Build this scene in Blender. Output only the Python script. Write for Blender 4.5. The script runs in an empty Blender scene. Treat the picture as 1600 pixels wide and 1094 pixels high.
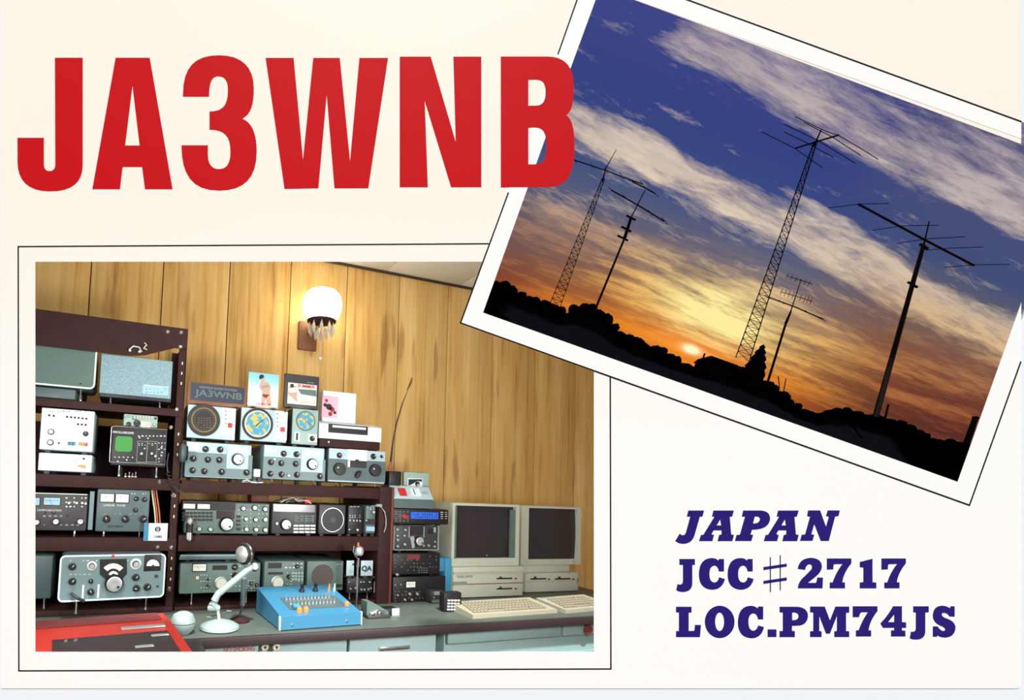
import bpy, bmesh, math, random
from mathutils import Vector, Matrix
from mathutils.geometry import tessellate_polygon
random.seed(7)
# ------------------------------------------------------------------ camera, light, exposure
F, PX, PY = 820.0, 490.0, 714.0            # focal length and principal point for the 1600x1094 frame
R = Matrix(((0.94257025, -0.05660239, -0.329177), (-0.33159609, -0.04035532, -0.94255795), (0.04006699, 0.99758088, -0.05680685)))
CAM = Vector((0.0, -2.45, 1.25))
CF = Matrix.Translation(CAM) @ R.to_4x4()   # frame of the card plane (faces the camera)
scene = bpy.context.scene
COL = scene.collection
cd = bpy.data.cameras.new('camera'); cd.sensor_width = 36; cd.lens = 36 * F / 1600
cd.shift_x = (800 - PX) / 1600; cd.shift_y = (PY - 547) / 1600; cd.clip_start = .01
co = bpy.data.objects.new('camera', cd); COL.objects.link(co); co.matrix_world = CF; scene.camera = co
w = bpy.data.worlds.new('world'); scene.world = w; w.use_nodes = True
w.node_tree.nodes['Background'].inputs[0].default_value = (0.95, 0.97, 1.0, 1); w.node_tree.nodes['Background'].inputs[1].default_value = 0.30
vs = scene.view_settings; vs.view_transform = 'Standard'; vs.look = 'None'; vs.exposure = 0.0; vs.gamma = 1.0; vs.use_curve_mapping = False

def light(name, kind, energy, color, mat, **k):
    l = bpy.data.lights.new(name, kind); l.energy = energy; l.color = color
    for a, b in k.items(): setattr(l, a, b)
    o = bpy.data.objects.new(name, l); COL.objects.link(o); o.matrix_world = mat
    return o
def aim(loc, target):
    d = Vector(target) - Vector(loc)
    return Matrix.Translation(loc) @ d.to_track_quat('-Z', 'Y').to_matrix().to_4x4()
# daylight on the card, steep from above
sd = CF.to_3x3() @ Vector((0.12, 0.88, 0.43))
light('daylight', 'SUN', 5.15, (1, .988, .978), aim(CAM + sd * 3, CAM), angle=.05)
# added fill lights, out of view behind the card and under the ceiling
light('room_fill_right', 'AREA', 15, (1, 1, .97), aim(CF @ Vector((.70, -.13, -.96)), (0.6, -.2, 1.25)), shape='RECTANGLE', size=.22, size_y=.28)
light('room_fill_left', 'AREA', 7, (.98, 1, .98), aim(CF @ Vector((-.72, .0, -.98)), (0.8, -.2, 1.2)), shape='RECTANGLE', size=.2, size_y=.4)
light('room_fill_top', 'AREA', 6, (.98, 1, .96), aim(CF @ Vector((-.15, .53, -1.0)), (0.75, -.3, 1.2)), shape='RECTANGLE', size=.6, size_y=.2)
light('ceiling_fill', 'AREA', 2.5, (1, .97, .9), aim((.9, -.75, 2.36), (.9, -.3, .9)), shape='SQUARE', size=.5)

# ------------------------------------------------------------------ projection helpers (pixel of the 1600x1094 photo -> point in the room)
def ray(px, py): return R @ Vector((px - PX, PY - py, -F))
def onY(px, py, Y):
    v = ray(px, py); return CAM + v * ((Y - CAM.y) / v.y)
def onZ(px, py, Z):
    v = ray(px, py); return CAM + v * ((Z - CAM.z) / v.z)

# ------------------------------------------------------------------ materials
def lin(c): return tuple(((v / 255) / 12.92 if v / 255 <= .04045 else ((v / 255 + .055) / 1.055) ** 2.4) for v in c)
MATS = {}
def mat(name, rgb, rough=.5, metal=0, emit=0, noise=0, nscale=40, spec=.5, trans=0):
    if name in MATS: return MATS[name]
    m = bpy.data.materials.new(name); m.use_nodes = True; nt = m.node_tree; b = nt.nodes['Principled BSDF']
    c = lin(rgb) + (1,)
    b.inputs['Base Color'].default_value = c; b.inputs['Roughness'].default_value = rough; b.inputs['Metallic'].default_value = metal
    b.inputs['Specular IOR Level'].default_value = spec
    if trans: b.inputs['Transmission Weight'].default_value = trans
    if emit: b.inputs['Emission Color'].default_value = c; b.inputs['Emission Strength'].default_value = emit
    if noise:
        tc = nt.nodes.new('ShaderNodeTexCoord'); n = nt.nodes.new('ShaderNodeTexNoise'); n.inputs['Scale'].default_value = nscale; n.inputs['Detail'].default_value = 4
        mr = nt.nodes.new('ShaderNodeMapRange'); mr.inputs['From Min'].default_value = .3; mr.inputs['From Max'].default_value = .7
        mr.inputs['To Min'].default_value = 1 - noise; mr.inputs['To Max'].default_value = 1 + noise
        hs = nt.nodes.new('ShaderNodeHueSaturation'); hs.inputs['Color'].default_value = c
        nt.links.new(tc.outputs['Object'], n.inputs['Vector']); nt.links.new(n.outputs['Fac'], mr.inputs[0])
        nt.links.new(mr.outputs[0], hs.inputs['Value']); nt.links.new(hs.outputs[0], b.inputs['Base Color'])
    MATS[name] = m
    return m
class X:
    """tiny expression builder over math nodes"""
    nt = None
    def __init__(s, o): s.o = o
    @staticmethod
    def op(kind, *a):
        n = X.nt.nodes.new('ShaderNodeMath'); n.operation = kind
        for i, v in enumerate(a):
            if isinstance(v, X): X.nt.links.new(v.o, n.inputs[i])
            else: n.inputs[i].default_value = v
        return X(n.outputs[0])
    def __add__(s, v): return X.op('ADD', s, v)
    __radd__ = __add__
    def __sub__(s, v): return X.op('SUBTRACT', s, v)
    def __rsub__(s, v): return X.op('SUBTRACT', v, s)
    def __mul__(s, v): return X.op('MULTIPLY', s, v)
    __rmul__ = __mul__
def xclamp(v): return X.op('MINIMUM', X.op('MAXIMUM', v, 0.0), 1.0)
def xexp(v): return X.op('EXPONENT', v)
def xstep(v, a, b):
    n = X.nt.nodes.new('ShaderNodeMapRange'); n.interpolation_type = 'SMOOTHSTEP'
    X.nt.links.new(v.o, n.inputs[0]); n.inputs[1].default_value = a; n.inputs[2].default_value = b
    return X(n.outputs[0])
def xnoise(x, y, scale, detail=5, rough=.55, z=0.0, dist=0.0):
    c = X.nt.nodes.new('ShaderNodeCombineXYZ')
    for i, v in enumerate((x, y, z)):
        if isinstance(v, X): X.nt.links.new(v.o, c.inputs[i])
        else: c.inputs[i].default_value = v
    n = X.nt.nodes.new('ShaderNodeTexNoise'); n.inputs['Scale'].default_value = scale; n.inputs['Detail'].default_value = detail
    n.inputs['Roughness'].default_value = rough; n.inputs['Distortion'].default_value = dist
    X.nt.links.new(c.outputs[0], n.inputs['Vector']); return X(n.outputs['Fac'])
def xramp(v, stops, interp='LINEAR'):
    n = X.nt.nodes.new('ShaderNodeValToRGB'); r = n.color_ramp; r.interpolation = interp
    while len(r.elements) < len(stops): r.elements.new(.5)
    for e, (p, c) in zip(r.elements, stops): e.position = p
    for e, (p, c) in zip(r.elements, stops):
        e.position = p; e.color = (tuple(lin(c)) + (1,)) if isinstance(c, tuple) else (c, c, c, 1)
    X.nt.links.new(v.o, n.inputs[0]); return n.outputs[0]
def xmix(f, a, b, mode='MIX'):
    n = X.nt.nodes.new('ShaderNodeMix'); n.data_type = 'RGBA'; n.blend_type = mode
    for i, v in ((0, f), (6, a), (7, b)):
        if isinstance(v, X): X.nt.links.new(v.o, n.inputs[i])
        elif isinstance(v, (int, float)): n.inputs[i].default_value = v
        elif isinstance(v, tuple): n.inputs[i].default_value = tuple(lin(v)) + (1,)
        else: X.nt.links.new(v, n.inputs[i])
    return n.outputs[2]
def xcoord(kind='Object'):
    tc = X.nt.nodes.new('ShaderNodeTexCoord'); sp = X.nt.nodes.new('ShaderNodeSeparateXYZ'); X.nt.links.new(tc.outputs[kind], sp.inputs[0])
    return [X(o) for o in sp.outputs]

# ------------------------------------------------------------------ mesh building
class MB:
    def __init__(s): s.v = []; s.f = []; s.m = []; s.sm = []
    def add(s, vs, fs, mi=0, smooth=False, tf=None):
        n = len(s.v)
        s.v += [tuple(tf @ Vector(p)) if tf else tuple(p) for p in vs]
        s.f += [tuple(n + i for i in f) for f in fs]; s.m += [mi] * len(fs); s.sm += [smooth] * len(fs)
        return s
    def box(s, x0, x1, y0, y1, z0, z1, mi=0, bev=0, tf=None):
        if bev <= 0:
            vs = [(x, y, z) for x in (x0, x1) for y in (y0, y1) for z in (z0, z1)]
            return s.add(vs, [(0, 1, 3, 2), (4, 6, 7, 5), (0, 4, 5, 1), (2, 3, 7, 6), (0, 2, 6, 4), (1, 5, 7, 3)], mi, False, tf)
        bm = bmesh.new(); bmesh.ops.create_cube(bm, size=1)
        for v in bm.verts: v.co = ((x0 + x1) / 2 + v.co.x * (x1 - x0), (y0 + y1) / 2 + v.co.y * (y1 - y0), (z0 + z1) / 2 + v.co.z * (z1 - z0))
        bev = min(bev, (x1 - x0) * .45, (y1 - y0) * .45, (z1 - z0) * .45)
        bmesh.ops.bevel(bm, geom=list(bm.edges), offset=bev, segments=2, affect='EDGES', profile=.5)
        bm.verts.index_update()
        s.add([v.co[:] for v in bm.verts], [[v.index for v in f.verts] for f in bm.faces], mi, True, tf); bm.free(); return s
    def lathe(s, prof, n=20, mi=0, axis='z', tf=None, mis=None):
        """prof: (r, h) from bottom to top; closed by fans when r = 0"""
        vs = []; fs = []; ms = []
        for r, h in prof:
            for k in range(n):
                a = 2 * math.pi * k / n; c, d = r * math.cos(a), r * math.sin(a)
                vs.append((c, d, h) if axis == 'z' else (c, -h, d) if axis == 'y' else (h, c, d))
        for i in range(len(prof) - 1):
            for k in range(n):
                a, b = i * n + k, i * n + (k + 1) % n
                fs.append((a, b, b + n, a + n)); ms.append(mis[i] if mis else mi)
        if prof[0][0] > 1e-6: fs.append(tuple(range(n))[::-1]); ms.append(mis[0] if mis else mi)
        if prof[-1][0] > 1e-6: fs.append(tuple(range((len(prof) - 1) * n, len(prof) * n))); ms.append(mis[-1] if mis else mi)
        k0 = len(s.f); s.add(vs, fs, mi, True, tf); s.m[k0:] = ms; return s
    def tube(s, path, r, n=8, mi=0, tf=None, r1=None):
        P = [Vector(p) for p in path]; rings = []; vs = []; fs = []
        up = None
        for i, p in enumerate(P):
            d = (P[min(i + 1, len(P) - 1)] - P[max(i - 1, 0)]).normalized()
            if up is None: up = d.orthogonal().normalized()
            a = (up - d * up.dot(d)).normalized(); b = d.cross(a); up = a
            rr = r if r1 is None else r + (r1 - r) * i / (len(P) - 1)
            for k in range(n):
                t = 2 * math.pi * k / n; vs.append(tuple(p + (a * math.cos(t) + b * math.sin(t)) * rr))
        for i in range(len(P) - 1):
            for k in range(n):
                a, b = i * n + k, i * n + (k + 1) % n; fs.append((a, b, b + n, a + n))
        fs.append(tuple(range(n))[::-1]); fs.append(tuple(range((len(P) - 1) * n, len(P) * n)))
        return s.add(vs, fs, mi, True, tf)
    def prism(s, contours, h0, h1, mi=0, axis='z', tf=None):
        """contours: outer + holes, 2-D; extruded from h0 to h1. axis z: (x,y,h); y: (x,-h,z)"""
        P3 = [[Vector((x, y, 0)) for x, y in c] for c in contours]
        tri = tessellate_polygon(P3); flat = [p for c in contours for p in c]; n = len(flat)
        mk = (lambda x, y, h: (x, y, h)) if axis == 'z' else (lambda x, y, h: (x, -h, y)) if axis == 'y' else (lambda x, y, h: (h, x, y))
        vs = [mk(x, y, h0) for x, y in flat] + [mk(x, y, h1) for x, y in flat]; fs = []
        for t in tri:
            a, b, c = (flat[i] for i in t)
            if (b[0] - a[0]) * (c[1] - a[1]) - (b[1] - a[1]) * (c[0] - a[0]) < 0: t = (t[0], t[2], t[1])
            fs.append((t[0] + n, t[1] + n, t[2] + n)); fs.append((t[2], t[1], t[0]))
        o = 0
        for c in contours:
            L = len(c); ar = sum(c[i][0] * c[(i + 1) % L][1] - c[(i + 1) % L][0] * c[i][1] for i in range(L))
            hole = c is not contours[0]
            for i in range(L):
                a, b = o + i, o + (i + 1) % L
                fs.append((a, b, b + n, a + n) if (ar > 0) != hole else (b, a, a + n, b + n))
            o += L
        return s.add(vs, fs, mi, False, tf)
    def mesh(s, name, mats):
        me = bpy.data.meshes.new(name); me.from_pydata(s.v, [], s.f)
        for m in (mats if isinstance(mats, (list, tuple)) else [mats]): me.materials.append(m)
        me.polygons.foreach_set('material_index', s.m); me.polygons.foreach_set('use_smooth', s.sm)
        if any(s.sm): me.set_sharp_from_angle(angle=math.radians(35))
        me.update(); return me
    def build(s, name, mats, parent=None, loc=None, frame=None):
        return link(name, s.mesh(name, mats), parent, loc, frame)
def link(name, data, parent=None, loc=None, frame=None):
    o = bpy.data.objects.new(name, data); COL.objects.link(o)
    if parent: o.parent = parent
    if frame is not None: o.matrix_local = frame
    if loc is not None: o.location = loc
    return o
def tag(o, label=None, cat=None, group=None, kind=None):
    if label: o['label'] = label
    if cat: o['category'] = cat
    if group: o['group'] = group
    if kind: o['kind'] = kind
    return o
def thing(name, label, cat, loc=(0, 0, 0), group=None, yaw=0, frame=None):
    o = bpy.data.objects.new(name, None); COL.objects.link(o); o.empty_display_size = .05
    if frame is not None: o.matrix_world = frame
    else: o.matrix_world = Matrix.Translation(loc) @ Matrix.Rotation(yaw, 4, 'Z')
    return tag(o, label, cat, group)

# ------------------------------------------------------------------ palette
M = dict(
    black=mat('black_plastic', (24, 20, 22), .5), black2=mat('black_gloss', (18, 16, 18), .2), darkgrey=mat('dark_grey_enamel', (58, 56, 56), .5),
    brown=mat('dark_brown_steel', (56, 32, 30), .65, noise=.12, nscale=25, spec=.2), redbrown=mat('red_brown_steel', (104, 46, 34), .6), keybcase=mat('keyboard_case', (166, 162, 140), .6), keycap=mat('keyboard_keys', (150, 144, 122), .6), micgrey=mat('mic_grey_enamel', (150, 168, 164), .45),
    white=mat('white_enamel', (218, 228, 230), .5), iceblue=mat('pale_blue_enamel', (176, 198, 204), .45), teal=mat('grey_teal_enamel', (108, 130, 132), .5),
    tealdark=mat('deep_teal_enamel', (80, 98, 100), .5), greengrey=mat('grey_green_enamel', (92, 112, 104), .5), palegreen=mat('pale_green_grey', (150, 176, 168), .5),
    chrome=mat('chrome', (225, 225, 222), .18, 1), silver=mat('brushed_silver', (205, 210, 208), .35, .7), ivory=mat('ivory_plastic', (186, 182, 160), .5),
    cream=mat('cream_plastic', (196, 198, 180), .5), meter=mat('meter_paper', (228, 232, 216), .6), bluemeter=mat('blue_meter_paper', (150, 190, 205), .5),
    red=mat('red_plastic', (200, 40, 34), .4), orange=mat('orange_plastic', (230, 140, 70), .4), blue=mat('blue_enamel', (60, 126, 160), .4),
    skyblue=mat('light_blue_plastic', (62, 146, 186), .5), green=mat('green_screen', (58, 140, 60), .35), bluelcd=mat('blue_display', (40, 90, 200), .4, emit=.35),
    print_w=mat('white_print', (220, 224, 218), .6), print_g=mat('grey_print', (140, 146, 140), .6), gold=mat('gold_print', (126, 104, 58), .5), print_k=mat('black_print', (30, 30, 34), .6),
    print_r=mat('red_print', (200, 50, 40), .6), screen=mat('dark_screen', (50, 42, 42), .22), woodframe=mat('stained_wood', (126, 78, 46), .5, noise=.15, nscale=30),
    slate=mat('slate_plaque', (40, 46, 66), .5), drawer=mat('pale_teal_steel', (158, 182, 184), .4, noise=.04, nscale=8), drawer2=mat('mid_teal_steel', (142, 168, 166), .45),
    desktop=mat('grey_green_desk_top', (82, 92, 84), .45, noise=.08, nscale=20), deskedge=mat('dark_desk_edge', (52, 40, 42), .5), redcase=mat('red_case', (188, 46, 34), .38, noise=.05),
    redcase2=mat('darkred_case_panel', (118, 46, 46), .5), wire=mat('black_wire', (30, 26, 26), .5), orangewire=mat('orange_wire', (200, 110, 70), .5), creamwire=mat('cream_wire', (220, 205, 170), .5),
    grille=mat('speaker_mesh_cloth', (132, 160, 168), .8, noise=.35, nscale=300), grille2=mat('green_grey_grille', (88, 110, 102), .7, noise=.15, nscale=500),
    copper=mat('copper', (190, 100, 70), .4, .6), darkred=mat('dark_red_plastic', (150, 40, 36), .4))

# ------------------------------------------------------------------ the card: everything in card-plane units, pixel coordinates of the print
D = 0.8
def cp(px, py, d=D): return ((px - PX) * d / F, (PY - py) * d / F)
def card_frame(px, py, lift=0):
    x, y = cp(px, py); return CF @ Matrix.Translation((x, y, -D + lift))
def cpoly(pts, ox=0, oy=0): return [(cp(x, y)[0] - ox, cp(x, y)[1] - oy) for x, y in pts]
# scanner lid behind the card, enlarged to block the sun; both windows cut through
def paper_mat():
    m = bpy.data.materials.new('card_stock'); m.use_nodes = True; nt = m.node_tree; X.nt = nt; b = nt.nodes['Principled BSDF']
    x, y, z = xcoord(); n = xnoise(x, y, 3.0, 3)
    base = xramp(xclamp(y * 1.05 + .56 + (n - .5) * .12), [(0, (254, 254, 251)), (.6, (254, 254, 250)), (.8, (254, 250, 240)), (1, (253, 246, 232))])
    nt.links.new(base, b.inputs['Base Color']); b.inputs['Roughness'].default_value = .6; b.inputs['Specular IOR Level'].default_value = .2
    return m
paper = paper_mat()
print_red = mat('red_ink', (203, 22, 28), .6, spec=.05); print_blue = mat('blue_ink', (44, 32, 120), .6, spec=.05); print_line = mat('black_ink', (14, 12, 16), .6, spec=.15)
white_border = mat('white_photo_border', (254, 254, 251), .6, spec=.2); lid = mat('scanner_lid_white', (240, 247, 252), .6, spec=.2)
H1 = [(55, 409), (764, 409), (733, 497), (928, 567), (928, 1019), (55, 1019)]
H2 = [(935, -14), (751, 490.5), (1498, 757), (1601, 466), (1601, 214), (960, -14)]
lidm = MB().prism([cpoly([(-400, -330), (2300, -330), (2300, 1900), (-400, 1900)]),
                    cpoly([(50, 404), (762, 404), (732, 499), (933, 569), (933, 1024), (50, 1024)]),
                    cpoly([(940, -29), (744, 494), (1503, 764), (1696, 225), (985, -29)])], -.002, 0)
wf = lidm.build('lid_sun_block', lid, frame=CF @ Matrix.Translation((0, 0, -D - .0007))); tag(wf, 'pale bluish white board behind the postcard', None, None, 'structure')
ox, oy = cp(798, 1076)
card = thing('postcard', 'cream contact card with red and blue lettering and two photo windows', 'postcard', frame=CF @ Matrix.Translation((ox, oy, -D)))
def on_card(mb, name, mats, z=0, kind=None, label=None):
    o = mb.build(name, mats, card, loc=(-ox, -oy, z)); tag(o, label, kind=kind); return o
TOP, RT, BT = -12, 1595.5, 1076
# outline with the notch where the tilted photo runs off the card, and rounded worn corners
outer = [(1.5, TOP), (935, TOP), (751, 490.5), (1498, 757), (RT, 478), (RT, BT - 5), (RT - 2, BT - 1), (RT - 8, BT), (1.5, BT)]
on_card(MB().prism([cpoly(outer), cpoly(H1)], -.0006, 0), 'card_sheet', paper)
on_card(MB().prism([cpoly([(960, TOP), (RT - 5, TOP), (RT, 6), (RT, 225)])], -.0006, 0), 'card_sheet', paper)
# white border of the tilted photo, lying over the first photo
on_card(MB().prism([cpoly([(905, TOP), (719, 505), (1515, 790), (RT, 566), (RT, 473), (1496, 753), (754.7, 488.6), (933.5, TOP)])], .0, .0002), 'photo_border', white_border)
on_card(MB().prism([cpoly([(958, TOP), (1048, TOP), (RT, 190), (RT, 217)])], .0, .0002), 'photo_border', white_border)
def line(pts, wpx, z=.0002, t=.0001, name='border_line'):
    for a, b in zip(pts, pts[1:]):
        d = Vector((b[0] - a[0], b[1] - a[1])).normalized(); n = Vector((-d.y, d.x)) * wpx / 2; e = d * wpx / 2
        q = [(a[0] - e.x + n.x, a[1] - e.y + n.y), (b[0] + e.x + n.x, b[1] + e.y + n.y), (b[0] + e.x - n.x, b[1] + e.y - n.y), (a[0] - e.x - n.x, a[1] - e.y - n.y)]
        on_card(MB().prism([cpoly(q)], z, z + t), name, print_line)
line([(903, TOP + 8), (872, 84)], 2.3); line([(794, 302), (719.5, 504.7), (1514.5, 789.5), (RT - 1, 566)], 2.3)
line([(1052, TOP + 4), (RT - 1, 190)], 2.6)
line([(763, 381), (28.5, 385.5), (29.5, 1048.5), (954.5, 1045.5), (953.5, 589)], 2.2, z=.0)

def path(d, s, ox_, oy_, dx=0):
    """flatten an outline (M L Q C Z) measured on an enlarged view"""
    tk = d.replace(',', ' ').split(); i = 0; out = []; cur = []; cmd = None
    def num(k): return [float(tk[i + j]) for j in range(k)]
    while i < len(tk):
        if tk[i] in 'MLQCZ': cmd = tk[i]; i += 1
        if cmd == 'Z':
            if cur: out.append(cur); cur = []
            continue
        k = {'M': 2, 'L': 2, 'Q': 4, 'C': 6}[cmd]; a = num(k); i += k
        if cmd == 'M':
            if cur: out.append(cur)
            cur = [(a[0], a[1])]; cmd = 'L'
        elif cmd == 'L': cur.append((a[0], a[1]))
        else:
            p = [cur[-1]] + [(a[j], a[j + 1]) for j in range(0, k, 2)]; n = 8
            for t in range(1, n + 1):
                t /= n; q = p
                while len(q) > 1: q = [((1 - t) * u[0] + t * v[0], (1 - t) * u[1] + t * v[1]) for u, v in zip(q, q[1:])]
                cur.append(q[0])
    if cur: out.append(cur)
    return [[((x + dx) / s + ox_, y / s + oy_) for x, y in c] for c in out]
def ell(cx, cy, rx, ry, n=32): return 'M ' + ' L '.join(f'{cx + rx * math.cos(2 * math.pi * k / n):.1f} {cy + ry * math.sin(2 * math.pi * k / n):.1f}' for k in range(n)) + ' Z'
def glyph(d, s, ox_, oy_, m, z=.0002, dx=0):
    cs = path(d, s, ox_, oy_, dx)
    on_card(MB().prism([cpoly(c) for c in cs], z, z + .00015), 'letter', m)
    # the printed dark rim of the ink
a1 = (10 / 3, 0, 60); a2 = (3.0769, 400, 60)
glyph('M 286 101 L 431 101 L 431 660 Q 431 797 262 797 Q 91 797 91 640 L 91 518 L 229 518 L 229 655 Q 229 691 258 691 Q 288 691 288 655 Z', *a1, print_red, z=.0)
glyph('M 602 101 L 780 101 L 899 786 L 755 786 L 740 670 L 639 670 L 625 786 L 481 786 Z M 690 248 L 727 558 L 652 558 Z', *a1, print_red, z=.0)
glyph('M 953 304 L 953 290 C 953 150 1015 88 1140 88 C 1260 88 1322 150 1322 260 C 1322 345 1308 395 1262 418 C 1315 440 1337 500 1337 590 C 1337 730 1270 793 1140 793 C 1000 793 945 710 945 557 L 1083 557 L 1083 610 C 1083 655 1105 681 1140 681 C 1182 681 1200 650 1200 590 C 1200 510 1170 476 1091 476 L 1091 381 C 1160 381 1187 350 1187 270 C 1187 220 1170 198 1138 198 C 1103 198 1090 225 1089 304 Z', *a1, print_red, z=.0)
glyph('M 46 94 L 181 94 L 226 582 L 275 94 L 403 94 L 452 590 L 497 94 L 635 94 L 540 721 L 377 721 L 340 272 L 300 721 L 137 724 Z', *a2, print_red, z=.0)
glyph('M 691 88 L 840 88 L 960 498 L 949 88 L 1083 88 L 1083 716 L 938 716 L 811 300 L 826 716 L 691 716 Z', *a2, print_red, z=.0)
glyph('M 1177 88 L 1400 88 C 1490 88 1527 140 1527 230 C 1527 310 1518 352 1492 370 C 1522 392 1531 440 1531 530 C 1531 660 1490 716 1400 716 L 1177 716 Z M 1309 198 L 1345 198 C 1380 198 1392 215 1392 260 C 1392 305 1375 324 1345 324 L 1309 324 Z M 1309 429 L 1340 429 C 1385 429 1396 460 1396 520 C 1396 585 1380 606 1340 606 L 1309 606 Z', *a2, print_red)
b1 = (6.6667, 1040, 780); b2 = (5.7143, 1240, 780); b3 = (6.6667, 1040, 920); b4 = (4.4444, 1240, 920)
gA = 'M 497 119 L 711 119 L 694 182 L 668 185 L 683 368 L 712 374 L 695 438 L 541 438 L 556 374 L 582 368 L 582 326 L 500 326 L 478 366 L 504 374 L 487 438 L 348 438 L 366 376 L 394 370 L 508 184 L 482 182 Z M 568 212 L 578 274 L 532 274 Z'
gC = 'M 556 624 L 608 624 L 608 754 L 554 754 Q 545 694 505 694 Q 456 700 456 785 Q 458 868 510 868 Q 545 866 556 814 L 618 832 Q 590 944 482 945 Q 346 936 346 782 Q 350 618 480 614 Q 525 614 548 640 Z'
g7 = 'M 296 530 L 515 530 L 515 574 Q 445 660 434 742 L 458 744 L 458 797 L 322 797 L 322 744 L 348 744 Q 380 650 436 580 L 360 582 Q 354 590 354 628 L 296 630 Z'
for d, fr, dx in (
    ('M 236 119 L 400 119 L 384 182 L 356 184 L 300 380 Q 272 466 180 466 Q 130 464 100 436 L 146 360 Q 165 376 182 376 Q 203 374 212 345 L 256 184 L 220 182 Z', b1, 0),
    (gA, b1, 0), ('M 808 119 L 990 119 Q 1088 124 1088 205 Q 1078 318 900 320 L 884 368 L 912 374 L 893 437 L 722 437 L 738 374 L 774 370 L 826 184 L 792 182 Z M 928 182 Q 985 178 982 212 Q 974 256 910 254 Z', b1, 0),
    (gA, b1, 674), ('M 128 101 L 236 101 L 289 246 L 314 158 L 288 152 L 304 101 L 413 101 L 400 152 L 370 156 L 314 374 L 242 374 L 184 224 L 158 314 L 184 320 L 168 373 L 57 373 L 72 318 L 102 316 L 146 158 L 120 153 Z', b2, 0),
    ('M 142 624 L 305 624 L 305 686 L 278 686 L 278 870 Q 278 966 180 968 Q 140 968 110 950 L 123 884 Q 140 892 155 890 Q 180 885 180 850 L 180 686 L 144 686 Z', b1, 0),
    (gC, b1, 0), (gC, b1, 299), ('M 36 624 Q 50 528 155 524 Q 252 530 252 604 Q 248 650 200 690 L 128 748 L 198 748 Q 206 740 210 700 L 262 700 L 258 797 L 36 797 Q 44 740 80 706 Q 130 660 160 625 Q 172 585 140 582 Q 112 586 102 632 Z', b2, 0),
    (g7, b2, 0), ('M 590 562 L 704 532 L 704 742 L 738 745 L 738 797 L 590 797 L 590 745 L 622 742 L 622 612 L 590 608 Z', b2, 0), (g7, b2, 487),
    ('M 108 188 L 270 188 L 270 248 L 240 250 L 240 440 L 295 440 Q 304 420 304 378 L 368 378 L 358 505 L 108 505 L 108 442 L 138 440 L 138 250 L 108 246 Z', b3, 0),
    (ell(563, 346, 155, 169) + ' ' + ell(562, 345, 47, 96), b3, 0),
    ('M 964 186 L 1016 186 L 1016 320 L 962 320 Q 950 258 912 258 Q 862 264 862 345 Q 864 436 914 438 Q 950 434 964 382 L 1024 400 Q 1000 516 892 517 Q 752 508 752 350 Q 756 182 886 178 Q 930 178 958 206 Z', b3, 0),
    ('M 1062 424 L 1154 424 L 1154 504 L 1062 504 Z', b3, 0),
    ('M 1186 188 L 1370 188 Q 1482 196 1482 285 Q 1476 384 1370 386 L 1316 388 L 1316 440 L 1346 442 L 1346 505 L 1186 505 L 1186 442 L 1220 440 L 1220 250 L 1186 246 Z M 1318 250 L 1335 248 Q 1384 252 1384 290 Q 1382 324 1335 328 L 1318 328 Z', b3, 0),
    ('M 114 124 L 216 124 L 252 220 L 290 124 L 386 124 L 386 166 L 364 168 L 364 294 L 386 296 L 386 336 L 282 336 L 282 296 L 300 294 L 300 190 L 252 312 L 224 312 L 178 190 L 178 294 L 194 296 L 194 336 L 114 336 L 114 296 L 136 294 L 136 166 L 114 164 Z', b4, 0),
    ('M 410 122 L 582 122 L 582 156 Q 530 220 520 288 L 538 290 L 538 332 L 432 332 L 432 290 L 452 288 Q 475 220 516 164 L 470 164 Q 460 168 454 198 L 410 198 Z', b4, 0),
    ('M 690 122 L 752 122 L 752 232 L 781 234 L 781 272 L 752 272 L 752 290 L 776 292 L 776 332 L 676 332 L 676 290 L 698 288 L 698 272 L 620 272 L 602 242 Q 660 180 690 122 Z M 698 180 L 698 232 L 656 232 Z', b4, 0),
    ('M 830 122 L 938 122 L 938 164 L 914 166 L 914 300 Q 910 354 848 354 Q 820 354 806 344 L 814 298 Q 850 306 848 270 L 848 166 L 830 164 Z', b4, 0),
    ('M 1090 122 L 1118 122 L 1118 194 L 1082 194 Q 1060 160 1032 170 Q 1020 190 1055 204 Q 1124 225 1124 274 Q 1116 338 1050 340 Q 1015 338 1000 325 L 994 334 L 966 334 L 966 262 L 1000 262 Q 1020 295 1045 293 Q 1064 280 1030 262 Q 966 240 966 186 Q 970 120 1030 118 Q 1062 118 1085 136 Z', b4, 0)):
    glyph(d, *fr, print_blue, z=.0, dx=dx)
sh = MB()
for q in ('M 1085 604 L 1096 604 L 1096 968 L 1085 968 Z', 'M 1188 584 L 1199 584 L 1199 950 L 1188 950 Z', 'M 1018 708 L 1262 672 L 1262 704 L 1018 740 Z', 'M 1018 852 L 1262 816 L 1262 848 L 1018 884 Z'):
    sh.prism([cpoly(path(q, *b1)[0])], .0, .00015)
on_card(sh, 'sharp_sign', print_blue, kind='stuff')
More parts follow.
